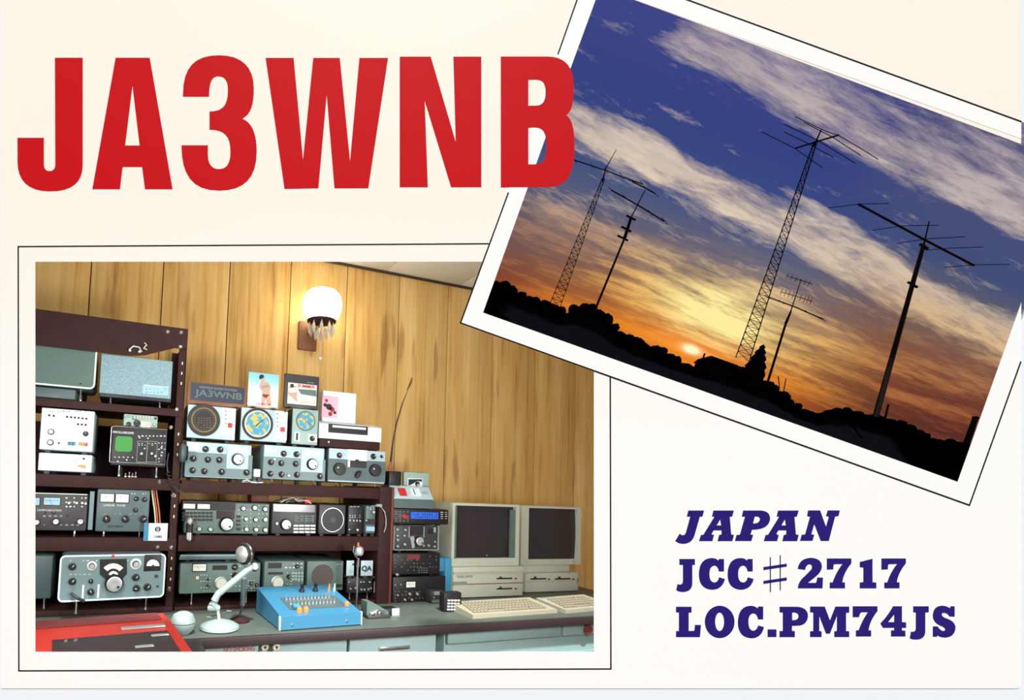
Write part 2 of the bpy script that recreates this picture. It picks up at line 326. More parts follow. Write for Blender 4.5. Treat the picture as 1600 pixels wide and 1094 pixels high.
# ------------------------------------------------------------------ behind the tilted window: dusk sky, hills, trees and aerial towers at model scale
DS = 1.15
def bx(px, py, d=1.35):
    return Vector(((px - PX) * d / F, (PY - py) * d / F, -d))
def st(s, t): return (754.7 + .942 * s + .336 * t, 488.6 + .336 * s - .942 * t)
def sky_mat():
    m = bpy.data.materials.new('dusk_sky'); m.use_nodes = True; nt = m.node_tree; X.nt = nt
    for n in list(nt.nodes): nt.nodes.remove(n)
    x, y, z = xcoord(); k = F / DS
    px = x * k + PX; py = PY - y * k
    t = (px - 754.7) * .336 - (py - 488.6) * .942; s = (px - 754.7) * .942 + (py - 488.6) * .336
    w0 = py * .894 - px * .447; al = px * .894 + py * .447
    tn0 = xclamp(t * (1 / 200.0))
    wl = s * .06 - t                                            # bands lie flatter near the horizon
    wm = w0 * 1.0
    big = xnoise(al * .0022, w0 * .006, 1.0, 3, .5) - .5
    big2 = xnoise(al * .004, w0 * .012, 1.0, 4, .6, 7.3) - .5
    w = w0 + big * 90 + big2 * 60
    st1 = xnoise(al * .0055 + big * 1.5, w0 * .03 + big2 * 2.2, 1.0, 9, .68, 3.1)
    st2 = xnoise(al * .014 + big2 * 1.2, w0 * .075 + big * 4, 1.0, 7, .68, 9.7)
    st3 = xnoise(s * .006 + big2 * 1.5, t * .055 + big * 2.0, 1.0, 8, .68, 15.2)
    hi = xclamp((st1 * .65 + st2 * .35 - .33) * (1 / .34))
    lo = xclamp((st3 * .72 + st2 * .28 - .34) * (1 / .32))
    tt = xclamp((t + big * 50) * (1 / 540))
    left = xramp(tt, [(0, (110, 44, 26)), (.05, (168, 74, 34)), (.12, (122, 66, 48)), (.2, (114, 78, 74)), (.3, (98, 88, 102)), (.42, (84, 92, 122)), (.55, (58, 76, 128)), (.75, (54, 66, 130)), (1, (62, 70, 134))])
    right = xramp(tt, [(0, (52, 28, 32)), (.1, (74, 38, 38)), (.2, (104, 50, 42)), (.3, (128, 80, 62)), (.4, (112, 92, 88)), (.5, (92, 92, 108)), (.6, (66, 78, 120)), (.8, (74, 80, 122)), (1, (84, 82, 122))])
    rs = xstep(s, 400, 640)
    base = xmix(rs, left, right)
    cl1 = xramp(tt, [(0, (236, 112, 36)), (.08, (250, 150, 56)), (.18, (242, 184, 104)), (.3, (232, 194, 148)), (.45, (228, 208, 182)), (.7, (208, 192, 180)), (1, (176, 164, 172))])
    cl2 = xramp(tt, [(0, (90, 40, 36)), (.12, (150, 72, 46)), (.25, (206, 134, 78)), (.36, (226, 182, 122)), (.5, (214, 192, 164)), (.75, (196, 182, 176)), (1, (176, 164, 172))])
    cl = xmix(rs, cl1, cl2)
    cl = xmix((1 - xstep(s, 90, 260)) * (1 - xstep(t, 140, 230)) * .65, cl, (176, 108, 76))
    cl = xmix(xclamp((1 - hi) * 1.1 - .25) * xstep(t, 150, 260) * .75, cl, (132, 118, 132))
    def P(v): return (v + 640) / 740
    prof = xramp((w + 640) * (1 / 740), [(P(-640), .45), (P(-585), .6), (P(-550), .78), (P(-505), .46), (P(-470), .66), (P(-425), .92), (P(-392), .8), (P(-368), .22), (P(-335), .02), (P(-300), .04),
                 (P(-272), .34), (P(-248), .98), (P(-222), .92), (P(-195), .5), (P(-168), .26), (P(-142), .42), (P(-112), .56), (P(-60), .56), (P(20), .5)])
    pf = X(prof)
    upleft = xstep(px + py * .9, 1030, 1150)                    # the upper left stays clear blue
    pf = pf * (1 - (1 - upleft) * xstep(w0 * -1, 345, 375) * .8)
    hm = xclamp((hi - (1 - pf)) * 1.5 + pf * .42 - .08)
    lm = xclamp((lo - .42) * 2.3) * (1 - rs * .35) * (.45 + .55 * xstep(s, 60, 230))
    lowf = 1 - xstep(t + big * 60, 105, 215)
    mask = xclamp(hm * (1 - lowf) + lm * lowf)
    wisps = xstep(xnoise(al * .011, w0 * .034, 1.0, 8, .72, 21.0), .56, .74) * .55
    mask = xclamp(mask + wisps * xstep(t, 200, 320) * (1 - pf))
    c = xmix(mask, base, cl)
    # dusk glow around the sun
    dx = s - 326; dy = t - 55
    r2 = dx * dx * .12 + dy * dy
    glow = xexp(X.op('SQRT', r2) * (-1 / 30.0)); core = xexp((dx * dx * .22 + dy * dy) * (-1 / 34.0))
    hz = xexp(X.op('ABSOLUTE', t - 48 - lo * 16) * (-1 / 14.0)) * (1 - xstep(X.op('ABSOLUTE', s - 290), 120, 300))
    g2x = s - 352; g2y = t - 122
    g2 = xexp((g2x * g2x * .2 + g2y * g2y * .9) * (-1 / 1500.0)) * xclamp(lo * 1.5 - .1)
    g3 = xexp((g2x * g2x * .06 + g2y * g2y * .5) * (-1 / 2400.0)) * lo
    c = xmix(xclamp(hz * .7), c, (248, 140, 36)); c = xmix(xclamp(glow * 1.0), c, (255, 132, 14)); c = xmix(xclamp(g3 * .8), c, (252, 196, 84)); c = xmix(xclamp(g2 * 1.7), c, (255, 238, 160)); c = xmix(xclamp(core * 1.9), c, (255, 248, 196))
    e = nt.nodes.new('ShaderNodeEmission'); o = nt.nodes.new('ShaderNodeOutputMaterial'); nt.links.new(c, e.inputs[0]); nt.links.new(e.outputs[0], o.inputs[0]); e.inputs[1].default_value = 1.0
    return m
SKY = sky_mat(); DARK = mat('silhouette_foliage', (11, 12, 14), .9, spec=.0, noise=.3, nscale=60); STEEL = mat('silhouette_steel', (24, 18, 18), .7, spec=.1); GROUND = mat('dark_ground', (9, 10, 14), .95, spec=.0)  # backlit silhouette shade is put into the near-black base colours
HP = [(940, -29), (744, 494), (1503, 764), (1696, 225), (985, -29)]
sk = MB(); n = len(HP)
sk.add([bx(x, y, DS) for x, y in HP], [tuple(range(n))])
d0 = D + .0035
for i in range(n):
    if i == 1: continue
    a, b = HP[i], HP[(i + 1) % n]
    sk.add([bx(*a, d0), bx(*b, d0), bx(*b, DS), bx(*a, DS)], [(0, 1, 2, 3)])
so = sk.build('sky', SKY, frame=CF); tag(so, 'dusk sky with orange and cream cloud streaks over blue', kind='structure')
RP = [(740, 430), (769, 441), (800, 447), (815, 456), (832, 468), (850, 470), (868, 479), (885, 484), (896, 478), (912, 474), (930, 480), (945, 488), (955, 500), (968, 517), (985, 524), (1000, 534), (1020, 541), (1040, 550), (1060, 559), (1092, 566),
      (1110, 570), (1144, 572), (1162, 578), (1180, 594), (1200, 597), (1214, 604), (1226, 618), (1245, 632), (1262, 642), (1285, 648), (1300, 642), (1320, 640), (1345, 643), (1365, 652), (1385, 654), (1410, 661), (1428, 668), (1450, 684), (1475, 693), (1497, 690), (1515, 694), (1540, 704), (1570, 716), (1600, 726), (1700, 760)]
RS = [((x - 754.7) * .942 + (y - 488.6) * .336, (x - 754.7) * .336 - (y - 488.6) * .942) for x, y in RP]
def ridge(s):
    for (a, ta), (b, tb) in zip(RS, RS[1:]):
        if a <= s <= b: return ta + (tb - ta) * (s - a) / (b - a)
    return RS[0][1] if s < RS[0][0] else RS[-1][1]
g = MB(); cols = [-14 + i * 8 for i in range(113)]; rows = [d0 + .002, .86, .92, .97, 1.01, 1.05, 1.09, 1.14]
vs = []
for j, d in enumerate(rows):
    f = [0, 0, .1, .35, .6, .85, 1, .9][j]
    for s in cols:
        top = ridge(s) - 7 + random.uniform(-2, 2)
        vs.append(bx(*st(s, -9 + max(0, (top + 9)) * f), d))
nc = len(cols)
g.add(vs, [(j * nc + i, j * nc + i + 1, (j + 1) * nc + i + 1, (j + 1) * nc + i) for j in range(len(rows) - 1) for i in range(nc - 1)], 0, True)
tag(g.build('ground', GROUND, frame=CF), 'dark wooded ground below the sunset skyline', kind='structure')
ROT = Matrix.Rotation(-math.radians(19.63), 4, 'Z')
def tf_at(px, py, d): return CF @ Matrix.Translation(bx(px, py, d)) @ ROT      # local axes: x along the slope, y up, z to the camera
def unit(d): return d / F
def blob(seed, w=1.0, h=1.0):
    rnd = random.Random(seed); bm = bmesh.new(); bmesh.ops.create_icosphere(bm, subdivisions=4, radius=1)
    ph = [(Vector((rnd.uniform(-1, 1), rnd.uniform(-1, 1), rnd.uniform(-1, 1))).normalized(), rnd.uniform(.08, .3)) for _ in range(16)]
    for v in bm.verts:
        n = v.co.normalized(); k = .8
        for d, a in ph: k += a * max(0, n.dot(d) - .55) * 1.6
        k += rnd.uniform(-.10, .16); v.co = Vector((n.x * w, n.y * h, n.z * w)) * k
    mb = MB(); mb.add([v.co[:] for v in bm.verts], [[v.index for v in f.verts] for f in bm.faces], 0, False); bm.free()
    return mb
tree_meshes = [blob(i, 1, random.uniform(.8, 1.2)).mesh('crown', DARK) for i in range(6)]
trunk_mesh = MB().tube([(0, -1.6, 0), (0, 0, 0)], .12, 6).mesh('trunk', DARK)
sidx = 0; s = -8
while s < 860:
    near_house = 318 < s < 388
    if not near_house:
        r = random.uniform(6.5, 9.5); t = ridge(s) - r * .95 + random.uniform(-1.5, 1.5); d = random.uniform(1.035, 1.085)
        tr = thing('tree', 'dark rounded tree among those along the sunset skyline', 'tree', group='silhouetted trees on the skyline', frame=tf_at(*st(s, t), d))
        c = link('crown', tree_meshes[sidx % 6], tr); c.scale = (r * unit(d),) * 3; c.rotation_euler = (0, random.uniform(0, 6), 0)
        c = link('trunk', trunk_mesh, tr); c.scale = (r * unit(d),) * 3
        sidx += 1
    s += random.uniform(12, 15.5)
# tall conifer
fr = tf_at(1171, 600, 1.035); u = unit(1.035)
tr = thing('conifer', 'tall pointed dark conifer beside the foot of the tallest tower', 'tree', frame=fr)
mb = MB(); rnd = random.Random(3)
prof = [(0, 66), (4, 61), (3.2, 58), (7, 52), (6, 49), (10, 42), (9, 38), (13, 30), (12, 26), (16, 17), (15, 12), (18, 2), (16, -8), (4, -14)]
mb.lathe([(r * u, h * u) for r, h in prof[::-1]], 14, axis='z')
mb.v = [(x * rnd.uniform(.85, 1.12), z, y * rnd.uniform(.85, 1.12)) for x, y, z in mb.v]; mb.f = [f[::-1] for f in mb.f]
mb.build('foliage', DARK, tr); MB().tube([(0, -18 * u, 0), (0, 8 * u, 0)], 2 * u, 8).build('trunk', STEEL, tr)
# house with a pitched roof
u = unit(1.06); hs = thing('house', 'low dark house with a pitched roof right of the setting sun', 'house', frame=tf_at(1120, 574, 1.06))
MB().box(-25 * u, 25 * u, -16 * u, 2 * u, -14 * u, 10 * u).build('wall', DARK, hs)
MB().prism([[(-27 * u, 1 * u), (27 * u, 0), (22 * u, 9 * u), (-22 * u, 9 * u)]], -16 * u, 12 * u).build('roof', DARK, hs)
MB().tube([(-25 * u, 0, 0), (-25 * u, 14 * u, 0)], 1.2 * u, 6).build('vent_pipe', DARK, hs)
# chimney stack and poles
u = unit(1.06); ch = thing('chimney_stack', 'square dark stack rising from the trees near the right end', 'chimney', frame=tf_at(1511, 690, 1.06))
MB().prism([[(-2.8 * u, -14 * u), (2.8 * u, -14 * u), (2.2 * u, 38 * u), (-2.2 * u, 38 * u)]], -2.4 * u, 2.4 * u).build('shaft', STEEL, ch)
MB().box(-2.7 * u, 2.7 * u, 38.2 * u, 41 * u, -2.8 * u, 2.8 * u).build('cap', STEEL, ch)
for (a, b, lab) in (((1383, 654), (1388, 632), 'short pole standing just right of the large rotary beam mast'), ((1224, 614), (1228, 592), 'short thin pole standing just right of the smallest mast'), ((1218, 606), (1216, 588), 'very thin short rod at the foot of the smallest mast')):
    p = thing('utility_pole', lab, 'pole', frame=CF @ Matrix.Translation(bx(*a, 1.045))); o = bx(*a, 1.045)
    MB().tube([(0, 0, 0), bx(*b, 1.045) - o], 1.3 * u if a[0] > 1300 else .6 * u, 6).build('pole', STEEL, p)
class Tower:
    def __init__(s, name, label, base, d, cat='tower', group=None):
        s.o = bx(*base, d); s.d = d; s.u = unit(d); s.root = thing(name, label, cat, group=group, frame=CF @ Matrix.Translation(s.o))
    def p(s, px, py, dz=0): return bx(px, py, s.d - dz * s.u) - s.o
    def tube(s, name, pts, r, r1=None, parent=None):
        return MB().tube([s.p(*q) for q in pts], r * s.u, 6, r1=None if r1 is None else r1 * s.u).build(name, STEEL, parent or s.root)
    def lattice(s, b, t, wb, wt, nseg, leg=.55, br=.3):
        b, t = Vector(b), Vector(t); ax = (t - b).normalized(); nx = Vector((-ax.y, ax.x))
        def c(f, i, j):
            q = b + (t - b) * f; wd = (wb + (wt - wb) * f) / 2; q = q + nx * wd * i
            return s.p(q.x, q.y, wd * j)
        for i, j in ((-1, -1), (-1, 1), (1, -1), (1, 1)):
            MB().tube([c(0, i, j), c(1, i, j)], leg * s.u, 5).build('leg', STEEL, s.root)
        m = MB(); fs = [1 - (1 - k / nseg) ** 1.0 for k in range(nseg + 1)]
        for a, e in zip(fs, fs[1:]):
            for (i, j), (k, l) in (((-1, -1), (1, -1)), ((1, -1), (1, 1)), ((1, 1), (-1, 1)), ((-1, 1), (-1, -1))):
                m.tube([c(a, i, j), c(e, k, l)], br * s.u, 4); m.tube([c(a, k, l), c(e, i, j)], br * s.u, 4); m.tube([c(e, i, j), c(e, k, l)], br * s.u, 4)
        tag(m.build('bracing', STEEL, s.root), kind='stuff')
    def beam(s, boom, els, br=.9, er=.42):
        bo = s.tube('boom', boom, br)
        for e in els: s.tube('element', e, er, parent=bo)
        return bo
T = Tower('lattice_tower', 'far left lattice tower with a slender mast and one beam', (867, 478), 1.03, group=None)
T.lattice((867, 478), (943, 279), 17, 4, 22, .55, .4); T.tube('mast', [(941, 284), (947, 262), (963, 234)], 1.3, .5)
T.beam([(897, 250, 0), (945, 266, 0), (1004, 288, 0)], [[(893, 246, -30), (901, 254, 30)], [(923, 255, -28), (927, 262, 28)], [(944, 262, -28), (950, 271, 28)], [(968, 270, -26), (975, 280, 26)], [(1000, 282, -25), (1008, 293, 25)]], .8)
T = Tower('aerial_mast', 'pole mast with three cross platforms, between the lattice towers', (929, 486), 1.045)
T.tube('pole', [(929, 486), (976, 372)], 1.9, 1.6); T.tube('pole', [(976, 372), (986, 340)], 2.6, 2.2); T.tube('mast', [(986, 340), (1008, 297)], 1.0, .7)
for a, b in (((979, 337), (993, 344)), ((971, 354), (986, 362)), ((965, 368), (981, 376))): T.tube('platform', [a, b], 1.5); T.tube('platform', [(a[0] + 5, a[1] + 2, -8), (b[0] - 5, b[1] - 2, 8)], 1.2)
T.beam([(955, 297, -4), (999, 322, 0), (1038, 346, 4)], [[(950, 293, -34), (960, 300, 34)], [(973, 304, -30), (979, 311, 30)], [(1013, 328, -28), (1019, 337, 28)], [(1034, 340, -30), (1043, 350, 30)]], 1.0)
T.beam([(988, 284, -5), (1009, 294, 0), (1024, 303, 5)], [[(982, 281, -22), (994, 286, 22)], [(1000, 290, -22), (1018, 299, 22)], [(1018, 298, -20), (1030, 308, 20)]], .9)
T = Tower('lattice_tower', 'tallest lattice tower, topped by a wide multi element beam', (1160, 562), .985)
T.lattice((1160, 562), (1274, 222), 22, 4.6, 34, .75, .42); T.tube('mast', [(1272, 228), (1283, 203)], 1.4, .8)
T.beam([(1242, 232, -20), (1277, 221, 0), (1311, 211, 20)], [[(1242, 182, 18), (1290, 205, 20), (1311, 212, 20), (1340, 229, 20), (1372, 249, 18)], [(1256, 191, 10), (1300, 214, 12), (1345, 243, 10)], [(1225, 194, 0), (1277, 219, 2), (1336, 255, 0)],
        [(1225, 206, -8), (1262, 224, -8), (1302, 246, -8)], [(1190, 206, -20), (1242, 232, -20), (1285, 262, -20)]], 1.3, .5)
T = Tower('aerial_mast', 'smallest thin mast stacked with three little beams', (1198, 602), 1.06)
T.tube('pole', [(1198, 602), (1228, 505)], 1.7, 1.5); T.tube('pole', [(1228, 505), (1236, 486)], 2.0, 1.2); T.tube('mast', [(1235, 488), (1252, 436)], .8, .5)
T.beam([(1199, 464, -6), (1243, 480, 0), (1286, 499, 6)], [[(x - 4, y - 3, -22), (x + 4, y + 3, 22)] for x, y in ((1199, 464), (1221, 472), (1262, 488), (1286, 499))], .9)
T.beam([(1220, 456, -4), (1245, 463, 0), (1268, 471, 4)], [[(x - 2, y + 5, -5), (x + 2, y - 5, 5)] for x, y in ((1221, 456), (1227, 458), (1233, 460), (1239, 462), (1251, 465), (1257, 468), (1262, 469), (1267, 471))], .5, .35)
T.beam([(1229, 431, -4), (1251, 438, 0), (1269, 444, 4)], [[(x - 2, y + 4, -5), (x + 2, y - 4, 5)] for x, y in ((1230, 431), (1237, 433), (1244, 436), (1258, 441), (1264, 443))], .5, .35)
T = Tower('aerial_mast', 'thick pole mast carrying a long five element rotary beam', (1368, 652), .965)
T.tube('pole', [(1368, 652), (1425, 447)], 3.8, 2.8); T.tube('pole', [(1425, 447), (1443, 383)], 3.0, 2.3); T.tube('mast', [(1443, 384), (1452, 346)], 1.1, .7)
T.tube('platform', [(1419, 441, -6), (1433, 449, 6)], 1.8); T.tube('platform', [(1438, 382, -5), (1449, 389, 5)], 2.2)
T.beam([(1341, 319, 0), (1445, 375, 0), (1522, 415, 0)], [[(1294, 325, -40), (1342, 319, 0), (1389, 318, 40)], [(1363, 360, -38), (1409, 353, 0), (1466, 352, 38)], [(1403, 380, -36), (1452, 373, 0), (1508, 370, 36)], [(1447, 391, -34), (1482, 388, 0), (1536, 386, 34)], [(1475, 418, -34), (1521, 414, 0), (1577, 413, 34)]], 1.5, .55)
# ------------------------------------------------------------------ the radio room seen through the straight window: shell
def wood_mat(name, ramp, streak=1.0, obj_rand=True):
    m = bpy.data.materials.new(name); m.use_nodes = True; nt = m.node_tree; X.nt = nt; b = nt.nodes['Principled BSDF']
    x, y, z = xcoord(); oi = nt.nodes.new('ShaderNodeObjectInfo'); rn = X(oi.outputs['Random'])
    n1 = xnoise(x * 9 + rn * 31, z * .9 + rn * 17, 1.0, 4, .6); n2 = xnoise(x * 55 + rn * 11, z * 1.3, 1.0, 5, .65, dist=.4)
    kn = xstep(xnoise(x * 14 + rn * 53, z * 2.0 + rn * 9, 1.0, 2, .5), .60, .72)
    v = xclamp((n1 - .5) * 1.3 + (n2 - .5) * .9 + .62 + (rn - .5) * .16)
    c = xramp(v, ramp); c = xmix(kn * .5, c, ramp[0][1])
    nt.links.new(c, b.inputs['Base Color']); b.inputs['Roughness'].default_value = .45; b.inputs['Specular IOR Level'].default_value = .25
    return m
WOOD = wood_mat('pine_panelling', [(.08, (126, 80, 40)), (.28, (180, 130, 68)), (.5, (210, 166, 96)), (.75, (221, 183, 116)), (1, (232, 200, 136))])
GROOVE = mat('panel_groove', (52, 32, 22), .8); CEIL = mat('ceiling_tile', (222, 222, 212), .8, noise=.02, nscale=60); PLASTER = mat('painted_plaster', (200, 190, 170), .8); FLOORM = mat('brown_vinyl_floor', (120, 92, 70), .5, noise=.1)
CZ = 2.40
def struct(name, mb, m, **k): return tag(mb.build(name, m, **k), kind='structure')
wb = struct('wall_back', MB().box(-2.2, 3.4, .012, .08, 0, 2.55), GROOVE)
pm = MB().box(0, .2985, 0, .012, 0, 2.40, bev=.002).mesh('panel', WOOD)
for k in range(-6, 11): link('panel', pm, wb, loc=(.0945 + .3023 * k + .002, 0, 0))
struct('floor', MB().box(-2.2, 3.4, -2.9, .08, -.05, 0), FLOORM)
cl = struct('ceiling', MB().box(-2.2, 3.4, -1.40, .08, CZ + .008, CZ + .06), mat('ceiling_joint', (190, 188, 176), .8))
tm = MB().box(0, .452, 0, .452, 0, .01, bev=.002).mesh('tile', CEIL)
for i in range(9):
    for j in range(3): link('tile', tm, cl, loc=(-.6 + .455 * i, -.455 * (j + 1), CZ))
struct('trim_1', MB().box(-2.2, 3.4, -.012, 0, CZ - .012, CZ, bev=.002), mat('dark_cove_trim', (60, 42, 30), .5))
struct('wall_left', MB().box(-2.25, -2.2, -1.3, .08, 0, 2.45), PLASTER); struct('wall_right', MB().box(3.4, 3.45, -1.6, .08, 0, 2.45), WOOD)

# ------------------------------------------------------------------ device builder: a box whose front plane is measured from the photograph
SHARED = {}
def knob_mesh(style):
    if style in SHARED: return SHARED[style]
    b, s, w = M['black'], M['silver'], M['print_w']; mb = MB()
    if style == 'black': mb.lathe([(1.0, 0), (1.0, .25), (.72, .35), (.66, 1.1), (.58, 1.25)], 18, axis='y'); mb.box(-.08, .08, -1.3, -1.24, 0, .62, 1); ms = [b, w]
    elif style == 'silver': mb.lathe([(1.0, 0), (1.0, .3), (.8, .4), (.74, 1.1), (.62, 1.2)], 18, axis='y', mis=[1, 1, 0, 0, 0]); mb.box(-.09, .09, -1.26, -1.19, 0, .6, 1); ms = [s, b]
    elif style == 'skirt': mb.lathe([(1.35, 0), (1.3, .15), (.82, .2), (.76, 1.0), (.66, 1.15)], 20, axis='y', mis=[2, 2, 1, 1, 0]); ms = [s, b, w]
    elif style == 'main': mb.lathe([(1.0, 0), (1.0, .22), (.92, .3), (.84, .7), (.8, .74), (.74, .76), (.3, .72)], 28, axis='y', mis=[1, 1, 1, 0, 0, 0]); mb.lathe([(.13, .7), (.13, .95), (.08, 1.0)], 10, axis='y', mi=1, tf=Matrix.Translation((.4, 0, -.3))); ms = [s, b]
    elif style == 'mainblack': mb.lathe([(1.0, 0), (1.0, .5), (.9, .6), (.5, .62)], 28, axis='y'); mb.lathe([(.13, .6), (.12, .8)], 8, axis='y', mi=1, tf=Matrix.Translation((-.45, 0, .2))); ms = [b, w]
    elif style == 'mainivory': mb.lathe([(1.0, 0), (1.0, .22), (.88, .3), (.84, .66), (.8, .7), (.2, .68)], 28, axis='y', mis=[1, 1, 1, 0, 0]); ms = [M['cream'], s]
    elif style == 'red': mb.lathe([(1, 0), (.9, .6), (.5, .9)], 14, axis='y'); ms = [M['red']]
    elif style == 'dot': mb.lathe([(1, 0), (.9, .6), (.5, .8)], 10, axis='y'); ms = [b]
    elif style == 'lever': mb.lathe([(1, 0), (.9, .4), (.35, .5), (.35, 1.6), (.5, 2.0), (.3, 2.3)], 10, axis='y'); ms = [s]
    SHARED[style] = mb.mesh('knob', ms); return SHARED[style]
class Dev:
    def __init__(s, name, label, cat, BL, TR, Y=-.45, depth=.24, body='darkgrey', front='darkgrey', group=None, yaw=0, r=.006, rest=None, panel=True, inset=.0):
        p = onY(*BL, Y); s.root = thing(name, label, cat, group=group, loc=p, yaw=yaw); s.m = s.root.matrix_world.copy(); s.inv = s.m.inverted(); s.depth = depth
        q = s.P(*TR); s.w, s.h = q.x, q.z
        # move the root to the base centre
        c = s.m @ Vector((s.w / 2, 0, 0)); s.root.location = c; s.m = Matrix.Translation(c) @ Matrix.Rotation(yaw, 4, 'Z'); s.inv = s.m.inverted()
        s.x0, s.x1 = -s.w / 2, s.w / 2
        if body: s.body = MB().box(s.x0, s.x1, .004 if panel else 0, depth, 0, s.h, bev=r).build('cabinet', M[body], s.root)
        if panel and front: s.front = MB().box(s.x0 + .0015, s.x1 - .0015, 0, .01, .0015, s.h - .0015, bev=min(r, .003)).build('front_panel', M[front], s.root)
        if rest is not None: s.feet(rest)
    def feet(s, z, name='foot', m='chrome', inset=.16):
        g = s.m.translation.z - z
        if g < .0015:
            dz = .0015 - g; s.root.location.z += dz; s.m = Matrix.Translation((0, 0, dz)) @ s.m; s.inv = s.m.inverted(); g = .0015
        if g <= .001: return
        if g > .012:
            for f in (inset, 1 - inset): MB().lathe([(.004, -g + .0005), (.005, -g + .003), (.003, -g * .7), (.003, 0)], 8, tf=Matrix.Translation((s.x0 + s.w * f, .012, 0))).build(name, M[m], s.root)
            for f in (inset, 1 - inset): MB().box(s.x0 + s.w * f - .008, s.x0 + s.w * f + .008, s.depth - .03, s.depth - .014, -g + .0005, 0).build(name, M['black'], s.root)
        else:
            for f in (inset, 1 - inset):
                for y in (.012, s.depth - .03): MB().box(s.x0 + s.w * f - .008, s.x0 + s.w * f + .008, y, y + .016, -g + .0005, 0).build(name, M['black'], s.root)
    def P(s, px, py):
        v = s.inv.to_3x3() @ ray(px, py); o = s.inv @ CAM; k = -o.y / v.y; return o + v * k
    def sc(s, px, py): return abs(s.P(px, py - .5).z - s.P(px, py + .5).z)
    def rect(s, name, x0, y0, x1, y1, m, t=.002, parent=None, r=0, base=0, label=None):
        a, b = s.P(x0, (y0 + y1) / 2), s.P(x1, (y0 + y1) / 2); c, d = s.P((x0 + x1) / 2, y0), s.P((x0 + x1) / 2, y1)
        o = MB().box(a.x, b.x, -t, -base, d.z, c.z, bev=r).build(name, M[m] if isinstance(m, str) else m, parent or s.root)
        if label: o['label'] = label
        return o
    def knob(s, px, py, r, style='black', name='knob', parent=None, ang=0, base=0):
        p = s.P(px, py); o = link(name, knob_mesh(style), parent or s.root, loc=(p.x, -base, p.z)); k = r * s.sc(px, py); o.scale = (k, k, k); o.rotation_euler = (0, ang, 0); return o
    def knobs(s, lst, style='black'):
        for i, q in enumerate(lst): s.knob(q[0], q[1], q[2] if len(q) > 2 else 4.5, style, ang=(i * 1.9) % 2.4 - 1.2)
    def rrect(s, name, x0, y0, x1, y1, rad, m, t=.002, base=0, parent=None, hole=None):
        a, b = s.P(x0, (y0 + y1) / 2).x, s.P(x1, (y0 + y1) / 2).x; c, e = s.P((x0 + x1) / 2, y1).z, s.P((x0 + x1) / 2, y0).z; r = rad * s.sc(x0, y0)
        def loop(q, rr):
            A, B, C, E = a + q, b - q, c + q, e - q
            return [(cx + rr * math.cos(math.radians(k)), cy + rr * math.sin(math.radians(k))) for cx, cy, k0 in ((B - rr, E - rr, 0), (A + rr, E - rr, 90), (A + rr, C + rr, 180), (B - rr, C + rr, 270)) for k in range(k0, k0 + 91, 15)]
        cs = [loop(0, r)] + ([loop(hole * s.sc(x0, y0), max(.001, r - hole * s.sc(x0, y0)))] if hole else [])
        return MB().prism(cs, base, base + t, axis='y').build(name, M[m] if isinstance(m, str) else m, parent or s.root)
    def disc(s, name, px, py, r, m, t=.002, n=32, inner=None, base=0, parent=None):
        p = s.P(px, py); k = r * s.sc(px, py)
        ring = lambda q: [(p.x + q * math.cos(2 * math.pi * i / n), p.z + q * math.sin(2 * math.pi * i / n)) for i in range(n)]
        cs = [ring(k)] + ([ring(inner * s.sc(px, py))] if inner else [])
        return MB().prism(cs, base, t, axis='y').build(name, M[m] if isinstance(m, str) else m, parent or s.root)
    def marks(s, x0, y0, x1, y1, nx, ny, m='print_w', fill=.55, h=.35, name='lettering', drop=.25, parent=None, base=0, seed=0):
        rnd = random.Random(int(x0 * 7 + y0 * 13) + seed); mb = MB()
        for i in range(nx):
            for j in range(ny):
                if rnd.random() < drop: continue
                cx = x0 + (x1 - x0) * (i + .5) / nx; cy = y0 + (y1 - y0) * (j + .5) / ny; w = (x1 - x0) / nx * fill * rnd.uniform(.5, 1) / 2; hh = (y1 - y0) / ny * h * rnd.uniform(.6, 1) / 2
                a, b = s.P(cx - w, cy + hh), s.P(cx + w, cy - hh); mb.box(a.x, b.x, -.0012 - base, -base, a.z, b.z)
        if mb.v: tag(mb.build(name, M[m], parent or s.root), kind='stuff')
    def buttons(s, x0, y0, x1, y1, nx, ny, m='print_g', fw=.7, fh=.6, t=.004, name='button', parent=None):
        for i in range(nx):
            for j in range(ny):
                cx = x0 + (x1 - x0) * (i + .5) / nx; cy = y0 + (y1 - y0) * (j + .5) / ny; w = (x1 - x0) / nx * fw / 2; h = (y1 - y0) / ny * fh / 2
                s.rect(name, cx - w, cy - h, cx + w, cy + h, m, t, parent)
    def text(s, txt, x0, y0, x1, y1, m='print_w', name='lettering', base=0, parent=None, bold=.0):
        xm_ = (x0 + x1) / 2; a, b = s.P(x0, (y0 + y1) / 2), s.P(x1, (y0 + y1) / 2); a.z = s.P(xm_, y1).z; b.z = s.P(xm_, y0).z
        cu = bpy.data.curves.new('t', 'FONT'); cu.body = txt; cu.size = 1; cu.extrude = .02; cu.offset = bold
        o = bpy.data.objects.new('t', cu); COL.objects.link(o); bpy.context.view_layer.update()
        me = bpy.data.meshes.new_from_object(o); bpy.data.objects.remove(o); bpy.data.curves.remove(cu)
        xs = [v.co.x for v in me.vertices]; ys = [v.co.y for v in me.vertices]
        for v in me.vertices:
            x = (v.co.x - min(xs)) / (max(xs) - min(xs)); y = (v.co.y - min(ys)) / (max(ys) - min(ys))
            v.co = (a.x + x * (b.x - a.x), -base - .0008 - (.0006 if v.co.z > 0 else 0), a.z + y * (b.z - a.z))
        me.materials.clear(); me.materials.append(M[m] if isinstance(m, str) else m)
        return link(name, me, parent or s.root)
